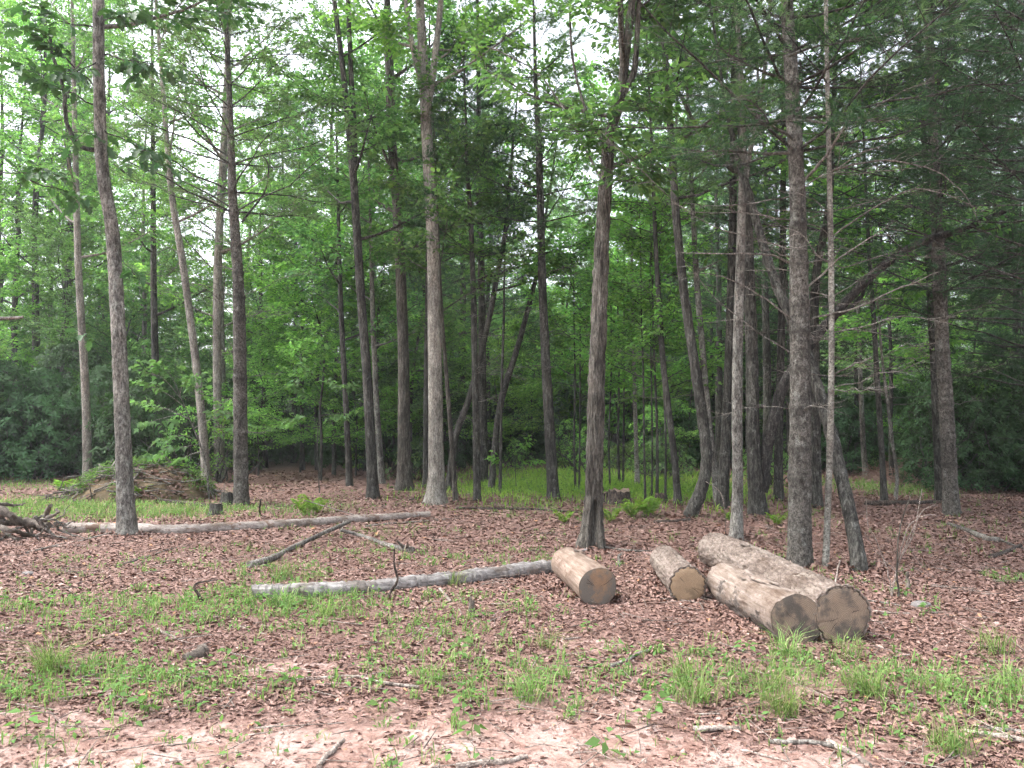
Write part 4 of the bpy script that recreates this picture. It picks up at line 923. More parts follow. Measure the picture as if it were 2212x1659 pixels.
TALL = [proto_broad(200 + i, H, r, z0, 22, 2.9, lf, bk, 0.13, 9, 7, 8, (0.1, 0.5)) for i, (H, r, z0, lf, bk) in enumerate([(19, 0.15, 6.0, 'leaf_broad', 'bark_brown'), (22, 0.18, 7.5, 'leaf_broad', 'bark_dark'), (17, 0.13, 5.0, 'leaf_bright', 'bark_grey'), (20, 0.16, 6.5, 'leaf_bright', 'bark_dark')])]
MAPLE = [proto_broad(220 + i, H, r, z0, 17, pl, lf, 'bark_dark', 0.115, 8, 7, 8, (-0.05, 0.3), 0.7, 7, 0.15) for i, (H, r, z0, pl, lf) in enumerate([(7.5, 0.05, 1.3, 2.2, 'leaf_maple'), (6.0, 0.04, 1.0, 1.9, 'leaf_bright'), (9.0, 0.06, 1.8, 2.4, 'leaf_maple'), (5.0, 0.035, 0.8, 1.7, 'leaf_broad')])]
PINE = [proto_pine(240 + i, H, r, zl, pl, 'needle_dark') for i, (H, r, zl, pl) in enumerate([(15, 0.14, 3.0, 2.7), (12, 0.11, 1.8, 2.3), (17, 0.16, 4.2, 2.9)])]
RHODO = [proto_bush(260 + i, h, rd, 420, 'leaf_dark', 0.16, 0.055) for i, (h, rd) in enumerate([(2.6, 1.5), (2.1, 1.7), (3.3, 1.4)])]
SHRUB = [proto_bush(270 + i, h, rd, 75, lf, 0.095, 0.05, 6) for i, (h, rd, lf) in enumerate([(1.0, 0.6, 'leaf_maple'), (1.5, 0.7, 'leaf_broad'), (0.8, 0.7, 'weed'), (1.7, 0.7, 'leaf_bright')])]

placed = [(GD(px, Y)[0], Y, 0.9) for px, Y in HANDPX]
clear_c = GD(1270, 22.5)
def spot_ok(x, y, rmin):
    if ((x - clear_c[0]) / 4.3) ** 2 + ((y - clear_c[1]) / 7.0) ** 2 < 1: return False
    mc = GD(1890, 19.0)
    if ((x - mc[0]) / 1.3) ** 2 + ((y - mc[1]) / 2.6) ** 2 < 1: return False
    return all((x - a) ** 2 + (y - b) ** 2 > (rmin + c_) ** 2 for a, b, c_ in placed)

BG = []      # kind, x, y, proto, scale, rot
def scatter(kind, n, protos, ylo, yhi, rmin, pxlo, pxhi, slo=0.8, shi=1.2, seed=0, weights=None, yp=1.0):
    rng = np.random.default_rng(300 + seed); k = 0; tries = 0
    while k < n and tries < n * 60:
        tries += 1; y = ylo + (yhi - ylo) * rng.uniform(0, 1) ** yp; px = rng.uniform(pxlo, pxhi); x = (px - PW / 2) / F * y
        if not spot_ok(x, y, rmin): continue
        placed.append((x, y, rmin)); BG.append((kind, x, y, protos[rng.choice(len(protos), p=weights)], rng.uniform(slo, shi), rng.uniform(0, 6.28))); k += 1
scatter('rhododendron', 22, RHODO, 21.5, 27, 0.55, -150, 330, 0.85, 1.25, 1)
scatter('rhododendron', 16, RHODO, 25, 33, 0.6, 330, 1060, 0.8, 1.2, 2)
scatter('rhododendron', 14, RHODO, 21, 30, 0.6, 1780, 2420, 0.8, 1.2, 3)
scatter('rhododendron', 9, RHODO, 18.5, 22, 0.45, 2030, 2350, 0.7, 1.0, 33)
scatter('rhododendron', 10, RHODO, 27, 34, 0.6, 1060, 1780, 0.7, 1.1, 4)
scatter('rhododendron', 26, RHODO, 33, 48, 0.6, -60, 2300, 0.9, 1.4, 24)
scatter('pine', 14, PINE, 15.5, 30, 0.9, 1800, 2500, 0.8, 1.15, 5)
scatter('pine', 8, PINE, 21, 34, 0.9, 1450, 1850, 0.8, 1.1, 6)
scatter('pine', 5, PINE, 24, 34, 0.9, 560, 1150, 0.8, 1.05, 7)
scatter('maple', 26, MAPLE, 21, 36, 0.7, -150, 1000, 0.8, 1.25, 8)
scatter('maple', 24, MAPLE, 24, 38, 0.7, 950, 1800, 0.8, 1.3, 9)
scatter('maple', 14, MAPLE, 19, 34, 0.7, 1780, 2400, 0.7, 1.1, 10)
scatter('hardwood', 22, TALL, 24, 48, 0.8, -200, 1100, 0.8, 1.1, 11)
scatter('hardwood', 9, [TALL[2], TALL[3]], 23, 33, 0.8, -60, 520, 0.8, 1.05, 31)
scatter('hardwood', 3, TALL, 32, 48, 0.8, 1050, 1500, 0.75, 1.0, 12)
scatter('hardwood', 10, TALL, 25, 48, 0.8, 1500, 2400, 0.75, 1.1, 32)
scatter('maple', 34, MAPLE, 36, 62, 0.6, -100, 2350, 1.0, 1.5, 13)
scatter('maple', 30, MAPLE, 60, 95, 0.6, -50, 2300, 1.2, 1.8, 23)
scatter('hardwood', 16, TALL, 48, 75, 0.8, -50, 2300, 0.7, 0.95, 14)
scatter('shrub', 6, SHRUB, 19.5, 27, 0.2, 300, 1100, 0.7, 1.2, 15)
scatter('shrub', 9, SHRUB, 19, 28, 0.2, 1380, 1980, 0.7, 1.2, 16)
for px_, y_, s_ in [(1075, 27.5, 0.8), (1150, 30.5, 0.95), (1235, 31, 0.85), (1330, 30, 0.9), (1420, 29, 0.8), (1490, 27, 0.75), (1190, 34, 1.1), (1380, 34, 1.1), (560, 23.5, 0.7), (650, 25, 0.8), (770, 24, 0.7), (850, 26, 0.85), (960, 25.5, 0.75)]:
    BG.append(('maple', (px_ - PW / 2) / F * y_, y_, MAPLE[1], s_, px_ * 0.37))
# low growth round the rim of the clearing
rr_ = np.random.default_rng(9)
for j in range(26):
    y = rr_.uniform(22.5, 29); px = rr_.uniform(1090, 1500); BG.append(('shrub', (px - PW / 2) / F * y, y, SHRUB[(0, 2, 3)[j % 3]], rr_.uniform(0.5, 1.2), rr_.uniform(0, 6.28)))

REF = [(-9999, None), (275, 'lichen-grey oak'), (520, 'whorled pine'), (806, 'twin-stemmed oak'), (941, 'pale poplar'), (1196, 'straight dark trunk'), (1280, 'hollow oak'), (1490, 'curved-foot trunk'), (1728, 'big ringed pine'), (2056, 'tall right-hand pine'), (9999, None)]
ORD = ['first', 'second', 'third', 'fourth', 'fifth', 'sixth', 'seventh', 'eighth', 'ninth', 'tenth', 'eleventh', 'twelfth', 'thirteenth', 'fourteenth', 'fifteenth', 'sixteenth', 'seventeenth', 'eighteenth', 'nineteenth', 'twentieth'] + ['further' for _ in range(60)]
KIND = {'rhododendron': ('rhododendron_bush', 'rhododendron bush', 'bush', 'rhododendron thicket at the forest edge', ('stem', 'foliage')),
        'pine': ('pine_tree', 'background pine', 'tree', 'pines deeper in the forest', ('trunk', 'crown')),
        'maple': ('maple_tree', 'understory maple', 'tree', 'understory maples deeper in the forest', ('trunk', 'crown')),
        'hardwood': ('hardwood_tree', 'tall hardwood', 'tree', 'tall hardwoods deeper in the forest', ('trunk', 'crown')),
        'shrub': ('shrub', 'small shrub', 'shrub', 'shrubs under the trees', ('stem', 'foliage'))}
rows = []
for (kind, x, y, pr, s, rz) in BG:
    px = PW / 2 + F * x / y; g = max(i for i, (rx, _) in enumerate(REF) if px >= rx); far = 'near' if y < 27 else ('mid' if y < 40 else 'far')
    rows.append((kind, g, far, px, x, y, pr, s, rz))
rows.sort(key=lambda r: r[3]); cnt = {}
for (kind, g, far, px, x, y, pr, s, rz) in rows:
    cnt[(kind, g, far)] = cnt.get((kind, g, far), 0) + 1; o_ = ORD[cnt[(kind, g, far)] - 1]
    nm, desc, cat, grp, pn = KIND[kind]
    a, b_ = REF[g][1], REF[g + 1][1]
    where = f'between {a} and {b_}' if a and b_ else (f'left of {b_}' if b_ else f'right of {a}')
    fw = {'near': 'nearer', 'mid': 'farther', 'far': 'farthest'}[far]
    t = thing(nm, f'{fw} {desc} {where}, {o_} from left', cat, (x, y, float(hgt(x, y)) - 0.02), rz, grp, s)
    link(pn[0], pr[0], t); c_ = link(pn[1], pr[1], t); c_['kind'] = 'stuff'

# ------------------------------------------------------------------ cut logs
def log_thing(name, label, back, front, rb, rf, m_body, m_cut, seed, bark_rim=False, rough=0.05, knots=()):
    rng = np.random.default_rng(seed); d = front - back; ln = float(np.linalg.norm(d)); q = Vector(d).to_track_quat('X', 'Z')
    t = thing(name, label, 'log', back); t.rotation_mode = 'QUATERNION'; t.rotation_quaternion = q
    n = int(ln / 0.013); x = np.linspace(0, ln, n); p = np.stack([x, 0.012 * np.sin(x * 1.7 + seed), 0.01 * np.sin(x * 2.3 + seed * 2)], -1)
    r = rb + (rf - rb) * x / ln
    def disp(th, pp, rr):
        c, s = np.cos(th)[None], np.sin(th)[None]; X_ = pp[:, :1] + 0 * c
        o = 1 + 0.20 * (fbm(S3([c * 1.3 + seed, s * 1.3 + 0 * X_, X_ * 1.6], -1), 3) - 0.5) + 0.06 * (fbm(S3([0 * c + seed, 0 * s, X_ * 2.5], -1), 2) - 0.5)
        o = o + rough * (fbm(S3([c * 6 + seed, s * 6 + 0 * X_, X_ * (5 if m_body == 'wood_tan' else 22)], -1), 3) - 0.5)
        if m_body == 'bark_log':
            nn = fbm(S3([c * 5.5 + seed, s * 5.5 + 0 * X_, X_ * 7], -1), 3); o = o - 0.10 * np.clip(1 - np.abs(nn - 0.5) * 9, 0, 1)
        if m_body == 'wood_patchy':
            nn = fbm(S3([c * 2.2 + seed, s * 2.2 + 0 * X_, X_ * 4], -1), 4); o = o + 0.07 * np.clip((nn - 0.5) * 14, 0, 1)
        for (kx, kth, kr, ka) in knots:
            dd = ((X_ - kx) / kr) ** 2 + (((th[None] - kth + math.pi) % (2 * math.pi) - math.pi) * rr / kr) ** 2; o = o + ka * np.exp(-dd)
        return o
    b = Buf(); tube(b, p, r, 96, disp, cap=False)
    body = part_objs(t, b, 'bark_body' if m_body == 'bark_log' else 'wood_body', m_body)
    ring = b.v[0].reshape(n, 96, 3)
    for e, sgn in ((0, -1), (n - 1, 1)):
        c = ring[e].mean(0); cb = Buf(); vs = [c[None] + np.array([[0.004 * sgn, 0, 0]])]; rings = [0.33, 0.66, 0.9, 0.985]
        for f in rings:
            w_ = c + (ring[e] - c) * f; w_[:, 0] += sgn * (0.004 - 0.006 * (f > 0.95)) + 0.006 * (fbm(w_ * 14 + seed, 2) - 0.5); vs.append(w_)
        v = np.vstack(vs); i = np.arange(96); i2 = (i + 1) % 96
        fan = np.stack([np.zeros(96, int), 1 + i, 1 + i2], -1)[:, ::sgn]; cb.v.append(v); cb.at.append(np.zeros(len(v))); cb.n = len(v); cb.f.append(fan)
        for k in range(len(rings) - 1): cb.f.append(np.stack([1 + 96 * k + i, 1 + 96 * (k + 1) + i, 1 + 96 * (k + 1) + i2, 1 + 96 * k + i2], -1)[:, ::sgn])
        cf_ = part_objs(t, cb, 'cut_face', m_cut, False)
        if sgn > 0:                       # drying cracks in the sawn end
            R_ = float(np.linalg.norm(ring[e] - c, axis=1).mean())
            for q_ in range(3):
                a0 = rng.uniform(0, 6.28); r0_, r1_ = rng.uniform(0.02, 0.3) * R_, rng.uniform(0.6, 0.95) * R_; w0_ = rng.uniform(0.002, 0.0045); mid_ = (r0_ + r1_) / 2; da = rng.uniform(-0.12, 0.12)
                u_ = lambda r__, a_, o_: c + np.array([0.0075, r__ * math.cos(a_) - o_ * math.sin(a_), r__ * math.sin(a_) + o_ * math.cos(a_)])
                kb = Buf(); kb.add(np.array([u_(r0_, a0, 0), u_(mid_, a0 + da, w0_ * 0.6), u_(r1_, a0, w0_ * 0.4), u_(r1_, a0, -w0_ * 0.4), u_(mid_, a0 + da, -w0_ * 0.6)]), np.array([[0, 4, 1], [1, 4, 3], [1, 3, 2]])); part_objs(cf_, kb, 'crack', 'crack', False)
        if bark_rim and sgn > 0:
            rbuf = Buf(); w_ = c + (ring[e] - c) * 1.06; tube(rbuf, np.vstack([w_, w_[:1]]) + np.array([[-0.015, 0, 0]]), np.full(97, 0.010) * (1 + 0.3 * rng.normal(0, 1, 97)), 5, cap=False); part_objs(t, rbuf, 'bark_rim', 'bark_log')
    t['_body'] = body.name
    return t, ring, q

def gz(px, py, r, sink=0.02):
    g = G(px, py); return g + np.array([0, 0, r - sink])
def flakes(t, ring, items, m='bark_log', seed=0):
    """curled plates of loose bark lying on a log"""
    rng = np.random.default_rng(seed); n, k, _ = ring.shape
    for (f, th, ln, wd) in items:
        i = int(f * (n - 1)); j = int(th / (2 * math.pi) * k); c = ring[i].mean(0); o = ring[i][j]; nr = unit(o - c); x = np.array([1.0, 0, 0]); s = np.cross(nr, x)
        a = rng.uniform(-0.5, 0.5); u = x * math.cos(a) + s * math.sin(a); v_ = np.cross(nr, u); U = np.linspace(-0.5, 0.5, 6); W_ = np.linspace(-0.5, 0.5, 4)
        grid = np.array([[o + u * ln * p_ * (1 + 0.15 * rng.normal()) + v_ * wd * q_ * (1 + 0.15 * rng.normal()) + nr * (0.004 + 0.35 * wd * q_ * q_ - 0.10 * wd) for q_ in W_] for p_ in U]).reshape(-1, 3)
        id_ = np.arange(24).reshape(6, 4); fc = np.stack([id_[:-1, :-1], id_[:-1, 1:], id_[1:, 1:], id_[1:, :-1]], -1).reshape(-1, 4)
        b = Buf(); b.add(grid, fc); low = grid - nr * 0.008; b.add(low, fc[:, ::-1]); part_objs(bpy.data.objects[t['_body']], b, 'bark_flake', m, False)

lA, ringA, _ = log_thing('cut_log', 'short tan debarked log with orange-rimmed end, touching the silver fallen log', gz(1226, 1246, 0.168), gz(1294, 1306, 0.175, 0.03), 0.170, 0.178, 'wood_tan', 'cut_orange', 3, rough=0.03, knots=[(0.35, 1.3, 0.05, 0.12)])
lB, ringB, _ = log_thing('cut_log', 'shortest log, bark still on, pale sawn end, between the other logs', gz(1436, 1238, 0.158), gz(1487, 1298, 0.168), 0.155, 0.162, 'bark_log', 'cut_pale', 4, True, 0.09)
lC, ringC, _ = log_thing('cut_log', 'pale barkless log with loose bark and knot, nearest of the paired logs', gz(1568, 1291, 0.176), gz(1720, 1390, 0.186, 0.03), 0.170, 0.192, 'wood_patchy', 'cut_dark', 5, rough=0.05, knots=[(0.42, 1.2, 0.035, 0.14), (1.0, 0.6, 0.06, 0.06)])
lD, ringD, _ = log_thing('cut_log', 'longest log with rough bark and dark sawn end, rightmost of all', gz(1546, 1224, 0.205), gz(1826, 1386, 0.21), 0.202, 0.216, 'bark_log', 'cut_dark', 6, True, rough=0.10)
flakes(lC, ringC, [(0.55, 1.0, 0.22, 0.10), (0.62, 1.7, 0.30, 0.09), (0.75, 1.2, 0.25, 0.12), (0.45, 2.0, 0.18, 0.08), (0.8, 0.5, 0.2, 0.1)], seed=1)
flakes(lD, ringD, [(0.3, 1.6, 0.2, 0.08), (0.38, 1.1, 0.16, 0.07)], seed=2)
flakes(lA, ringA, [(0.28, 1.5, 0.12, 0.05), (0.33, 1.2, 0.10, 0.04)], seed=3)

for t in (lA, lB, lC, lD): del t['_body']
# ------------------------------------------------------------------ fallen trunks, sticks
def ground_path(pts, r0, r1, sink=0.3):
    out = []
    for i, q in enumerate(pts):
        f = i / max(1, len(pts) - 1); r = r0 + (r1 - r0) * f
        if len(q) == 2: g = G(*q); g[2] += r * (1 - sink)
        else: g = P(q[0], q[1], q[2])
        out.append(g)
    return np.array(out)

def fallen(name, label, cat, pts, r0, r1, m, k=8, seed=0, disp_amp=0.12, crack=False, sub=(), part='wood', group=None, n_per=6, cap=True, sink=0.3):
    rng = np.random.default_rng(500 + seed); p = ground_path(pts, r0, r1, sink); base = p[0].copy(); p = catmull(p - base, n_per)
    wb = np.cumsum(rng.normal(0, min(r0, 0.02) * 0.18, p.shape), 0); wb -= np.linspace(0, 1, len(p))[:, None] * wb[-1]; p = p + wb * np.array([1, 1, 0.3])
    r = np.linspace(r0, r1, len(p)) * (1 + 0.06 * rng.normal(0, 1, len(p)))
    def disp(th, pp, rr):
        c, s = np.cos(th)[None], np.sin(th)[None]; sarc = np.linspace(0, 1, len(pp))[:, None] * len(pp) * 0.1 + 0 * c
        o = 1 + disp_amp * 2 * (fbm(S3([c * 1.5 + seed, s * 1.5 + 0 * sarc, sarc * 1.2], -1), 3) - 0.5)
        if crack:
            th0 = 1.6 + 1.2 * (fbm(S3([sarc[:, :1] * 0.5, 0 * sarc[:, :1] + seed, 0 * sarc[:, :1]], -1), 3) - 0.5) * 2
            e = np.abs((th[None] - th0 + math.pi) % (2 * math.pi) - math.pi); o = o - 0.35 * np.exp(-(e / 0.10) ** 2) * (fbm(S3([sarc, 0 * sarc, 0 * sarc + 3], -1), 2) > 0.42)
            o = o + 0.05 * (fbm(S3([c * 9, s * 9 + 0 * sarc, sarc * 0.8], -1), 3) - 0.5) * 2
        return o
    if sub or crack:
        t = thing(name, label, cat, base, 0, group); b = Buf(); tube(b, p, r, k, disp, cap=cap); part_objs(t, b, part, m)
        for (f, pl, a, c) in sub:
            o = along(p, np.array([f]))[0]; q = np.vstack([o] + [(G(*z) if len(z) == 2 else P(*z)) - base for z in pl]); q = catmull(q, 4); bb = Buf(); tube(bb, q, np.linspace(a, c, len(q)), 5, cap=False); part_objs(t, bb, 'side_branch', m)
        return t
    b = Buf(); tube(b, p, r, k, disp, cap=cap); TRI[0] += b.tris()
    return tag(link(name, b.mesh(name, m), None, base), label, cat, group)

fallen('fallen_log', 'cracked silver-grey fallen log lying in the foreground left of the cut logs', 'log', [(545, 1290), (640, 1286), (760, 1277), (880, 1268), (1000, 1256), (1110, 1243), (1203, 1235)], 0.068, 0.078, 'wood_silver', 40, 1, 0.10, True, n_per=30)
fallen('fallen_log', 'long pale fallen trunk running behind the lichen-grey oak', 'log', [(140, 1150), (260, 1148), (380, 1150), (500, 1144), (620, 1137), (740, 1128), (850, 1122), (928, 1117)], 0.085, 0.058, 'wood_greytan', 32, 2, 0.10, True, n_per=30,
       sub=[(0.72, [(735, 1150), (700, 1160)], 0.012, 0.005), (0.78, [(690, 1090, 12.9), (655, 1080, 12.8)], 0.012, 0.004)])
fallen('fallen_branch', 'slanting bare pole leaning up towards the long fallen trunk', 'branch', [(538, 1226), (590, 1210), (640, 1185), (700, 1152, 11.0), (757, 1126, 12.0)], 0.040, 0.026, 'deadwood', 10, 3, 0.15, n_per=8)
fallen('fallen_branch', 'broken branch with splintered pale end, crossing under the slanting pole', 'branch', [(735, 1145, 11.3), (780, 1160), (830, 1178), (862, 1187), (890, 1194)], 0.022, 0.045, 'deadwood', 10, 4, 0.25, sub=[(0.85, [(858, 1168, 10.0)], 0.03, 0.008), (0.9, [(880, 1172, 9.9)], 0.03, 0.006)], n_per=8)
fallen('fallen_branch', 'straight grey branch on the leaves right of the splintered branch', 'branch', [(790, 1139), (850, 1132), (910, 1128), (970, 1122)], 0.02, 0.012, 'deadwood', 8, 5)
fallen('fallen_branch', 'long thin dark pole lying behind the hollow oak', 'branch', [(985, 1100), (1060, 1101), (1150, 1102), (1260, 1108)], 0.03, 0.018, 'darkwood', 8, 6)
fallen('fallen_branch', 'short forked branch at the foot of the pale poplar', 'branch', [(885, 1082), (915, 1075), (945, 1070)], 0.02, 0.012, 'darkwood', 7, 7)
fallen('twig', 'upright crooked dark twig sticking up in front of the silver log', 'twig', [(838, 1294), (845, 1275, 7.55), (856, 1255, 7.55), (850, 1220, 7.55), (852, 1185, 7.55)], 0.016, 0.006, 'darkwood', 7, 8, 0.2)
fallen('twig', 'dark bent stub rising left of the silver log', 'twig', [(437, 1302), (428, 1285, 7.35), (422, 1268, 7.35), (432, 1258, 7.35), (470, 1252, 7.5)], 0.016, 0.006, 'darkwood', 7, 9, 0.2)
fallen('fallen_branch', 'half-buried dark log end in the grass at lower left', 'log', [(398, 1427), (425, 1420), (443, 1415)], 0.028, 0.05, 'rot_brown', 14, 10, 0.1, sink=0.4)
FS = [('curved pale stick lying below the half-buried log end', [(388, 1448), (392, 1462), (420, 1466), (455, 1464)], .010, .006, 'twig_pale'), ('whitish branch lying across the lower middle grass', [(640, 1468), (700, 1466), (770, 1464), (820, 1476), (905, 1488)], .008, .012, 'twig_pale'),
      ('short thick brown stick in front of the paired logs', [(1318, 1440), (1345, 1432), (1370, 1418), (1400, 1408)], .016, .012, 'deadwood'), ('pale curved root at the bottom edge, left of centre', [(690, 1659), (705, 1640), (725, 1620), (742, 1600)], .016, .010, 'twig_pale'),
      ('pale root arching at the bottom edge, right of centre', [(985, 1662), (1040, 1652), (1090, 1648), (1140, 1638)], .016, .012, 'twig_pale'), ('thick grey-brown stick at the lower right', [(1665, 1605), (1700, 1608), (1760, 1608), (1835, 1622)], .014, .012, 'deadwood'),
      ('pale splintered stick crossing under the grey-brown stick', [(1790, 1608), (1830, 1628), (1880, 1658)], .018, .012, 'twig_pale'), ('thin straight stick lying left of the grey-brown stick', [(1600, 1622), (1650, 1634), (1700, 1646)], .007, .006, 'twig_pale'),
      ('white stick at the right edge, lower of two parallel sticks', [(2085, 1583), (2140, 1592), (2225, 1608)], .015, .017, 'twig_pale'), ('grey stick at the right edge, upper of two parallel sticks', [(2130, 1577), (2180, 1582), (2225, 1588)], .012, .012, 'deadwood'),
      ('long thin curved twig under the spiky grass tuft', [(1500, 1545), (1600, 1543), (1690, 1555), (1760, 1550), (1820, 1525)], .007, .004, 'twig_pale'), ('flat pale stick lying on the clay right of centre', [(1500, 1581), (1550, 1580), (1600, 1578)], .018, .014, 'twig_pale'),
      ('short white stick below the half-sunk tan log', [(1200, 1385), (1225, 1382), (1252, 1378)], .009, .007, 'twig_pale'), ('short pale stick left of the small black stump', [(950, 1275), (962, 1290), (975, 1302)], .016, .013, 'twig_pale'),
      ('second short pale stick beside the small black stump', [(985, 1285), (995, 1295), (1000, 1304)], .009, .008, 'twig_pale'), ('pale stick among the leaves left of the foreground grass', [(342, 1362), (355, 1370), (382, 1382)], .014, .010, 'twig_pale'),
      ('thin grey branch lying flat left of the silver log', [(250, 1225), (300, 1210), (360, 1190), (400, 1178)], .011, .006, 'deadwood'), ('grey branch resting against the root tangle at left', [(55, 1196), (120, 1180), (180, 1168), (240, 1150, 11.0)], .014, .008, 'deadwood'),
      ('straight pale stick just right of the longest log', [(1885, 1322), (1925, 1325), (1965, 1327)], .011, .008, 'twig_pale'), ('long thin branch right of the longest log', [(1870, 1298), (1920, 1305), (1990, 1320), (2060, 1332)], .010, .005, 'deadwood'),
      ('grey mossy fallen branch at far right', [(2050, 1135), (2090, 1150), (2130, 1168), (2160, 1172)], .03, .045, 'deadwood'), ('dark short branch at the far right edge', [(2140, 1206), (2170, 1196), (2205, 1180)], .03, .022, 'darkwood'), ('pale stick at the far right edge', [(2162, 1168), (2185, 1178), (2225, 1190)], .02, .014, 'deadwood'),
      ('white-edged branch right of the hollow oak foot', [(1300, 1182), (1330, 1188), (1370, 1192), (1410, 1192)], .022, .012, 'deadwood'), ('short reddish stub behind the tan log', [(1338, 1225), (1336, 1205), (1345, 1192, 10.3)], .022, .012, 'deadwood'),
      ('low dark log on the leaves right of the ferns', [(1412, 1130), (1450, 1128), (1490, 1125)], .03, .025, 'darkwood'), ('dark fallen log in shade left of the right-hand pine', [(1870, 1092), (1960, 1090), (2030, 1088)], .06, .04, 'darkwood'), ('horizontal twig pile stick left of the hollow oak', [(1130, 1160), (1180, 1152), (1235, 1166)], .008, .004, 'deadwood'),
      ('grey pole on the ground at the mound foot', [(330, 1085), (390, 1090), (450, 1097)], .05, .045, 'darkwood'), ('slim pole on the left flank of the mound', [(158, 1085), (190, 1065), (235, 1045, 16.6)], .025, .015, 'deadwood'), ('second slim pole on the left flank of the mound', [(165, 1092), (215, 1072), (262, 1056, 16.3)], .03, .015, 'deadwood'),
      ('charred log piece at the mound foot', [(225, 1082), (250, 1078), (282, 1075)], .06, .05, 'darkwood'), ('white-topped pole beside the charred log piece', [(205, 1080), (240, 1070), (275, 1060, 16.4)], .03, .02, 'twig_pale'),
      ('slim stick lying beyond the long fallen trunk', [(560, 1100), (610, 1094), (660, 1092)], .014, .008, 'deadwood'), ('dark upright peg beyond the long fallen trunk', [(562, 1112), (562, 1095, 13.5), (563, 1078, 13.5)], .016, .012, 'darkwood'), ('flat stick left of the small stumps', [(505, 1100), (540, 1098), (580, 1094)], .014, .008, 'deadwood'),
      ('curved wire-thin twig arching behind the paired logs', [(1525, 1040, 10.6), (1555, 1062, 10.6), (1565, 1100, 10.6), (1567, 1160)], .005, .006, 'twig_pale'), ('upright broken white twig behind the longest log', [(1803, 1265), (1808, 1235, 8.2), (1815, 1210, 8.2)], .010, .007, 'twig_pale'), ('upright short post-like stub right of the bare bush', [(1962, 1278), (1962, 1255, 7.85), (1961, 1235, 7.85)], .018, .016, 'rot_brown')]
for i, (lab, pts, a, c, m) in enumerate(FS):
    fallen('stick', lab, 'stick', pts, a, c, m, 7, 20 + i, 0.15, cap=True)
fallen('dead_branch', 'broken horizontal limb poking in at the left edge above the thicket', 'branch', [(-160, 684, 9.0), (-60, 688, 9.0), (20, 687, 9.0), (50, 685, 9.0)], .028, .016, 'deadwood', 8, 90, 0.1)
fallen('oak_stub_tree', 'bare trunk just past the left edge that carries the broken limb', 'tree', [(-165, 1240, 9.0), (-160, 900, 9.0), (-160, 684, 9.0), (-165, 300, 9.0), (-170, -200, 9.0)], .13, .09, 'bark_grey', 14, 91, 0.06)
# bare bush on the right
bb0 = G(1940, 1290); bt = thing('bare_bush', 'leafless twiggy bush standing in the leaf litter at right', 'bush', bb0)
for pl, a, c in [([(1942, 1290), (1938, 1200), (1945, 1130), (1962, 1060)], .010, .004), ([(1938, 1210), (1955, 1150), (1980, 1120), (2020, 1115)], .006, .003), ([(1925, 1300), (1915, 1230), (1890, 1170), (1870, 1130), (1868, 1080)], .006, .003), ([(1925, 1290), (1935, 1230), (1970, 1150), (1990, 1060)], .006, .003),
                 ([(1940, 1240), (1905, 1200), (1868, 1145)], .004, .002), ([(1945, 1200), (1990, 1110), (2030, 1090)], .005, .002), ([(1940, 1235), (1975, 1225), (2010, 1240)], .004, .002), ([(1955, 1165), (1985, 1210), (2020, 1245)], .004, .002), ([(1938, 1250), (1920, 1265), (1905, 1240)], .004, .002)]:
    q = catmull(np.array([P(x, y, bb0[1]) - bb0 for x, y in pl]), 5); b = Buf(); q += np.cumsum(np.random.default_rng(len(pl) + int(a * 9e4)).normal(0, 0.004, q.shape), 0); tube(b, q, np.linspace(a, c, len(q)), 5, cap=False); part_objs(bt, b, 'stem', 'twig_pale' if a < 0.008 else 'bark_brown')

# stumps
def stump(label, px, py, r, h, m='darkwood', name='stump', seed=0, rag=0.05, Y=None):
    g = G(px, py) if Y is None else GD(px, Y); rng = np.random.default_rng(seed); t = thing(name, label, 'stump', g); b = Buf(); k = 20; z = np.array([-0.1, 0, 0.05, 0.12, 0.5 * h, 0.85 * h, h]); z = np.sort(z)
    p = np.stack([0 * z, 0 * z, z], -1); rr = r * (1 + 0.45 * np.exp(-np.maximum(z, 0) / (0.3 * h + 0.02)))
    tube(b, p, rr, k, lambda th, pp, R: 1 + 0.3 * (fbm(S3([np.cos(th)[None] * 2 + seed + 0 * pp[:, :1], np.sin(th)[None] * 2 + 0 * pp[:, :1], pp[:, 2:3] * 1.5 + 0 * th[None]], -1), 3) - 0.5), cap=False)
    v = b.v[0].reshape(len(z), k, 3); v[-1, :, 2] += rag * rng.uniform(-1, 1, k); part_objs(t, b, 'stump_body', m)
    top = v[-1]; c = top.mean(0); cb = Buf(); cb.add(np.vstack([top * 0.995 + np.array([0, 0, -0.003]), c[None] - np.array([[0, 0, 0.01]])]), np.stack([np.arange(k), (np.arange(k) + 1) % k, np.full(k, k)], -1)); part_objs(t, cb, 'cut_face', 'cut_dark', False)
stump('widest dark stump at the clearing edge right of the hollow oak', 1338, 1088, 0.20, 0.26, seed=1)
stump('lower dark stump squeezed between hollow oak and widest stump', 1308, 1084, 0.12, 0.18, seed=2)
stump('small dark stump beside the black pole-thin trunk', 1428, 1086, 0.11, 0.17, seed=3)
stump('grey cut stump at the left foot of the whorled pine', 493, 1092, 0.12, 0.26, 'bark_dark', seed=4, rag=0.01)
stump('shorter grey cut stump left of the whorled pine', 466, 1112, 0.10, 0.20, 'bark_dark', seed=5, rag=0.01)
stump('small black jagged stump in the leaves left of the tan log', 1019, 1330, 0.022, 0.15, 'rot_brown', seed=6, rag=0.03)

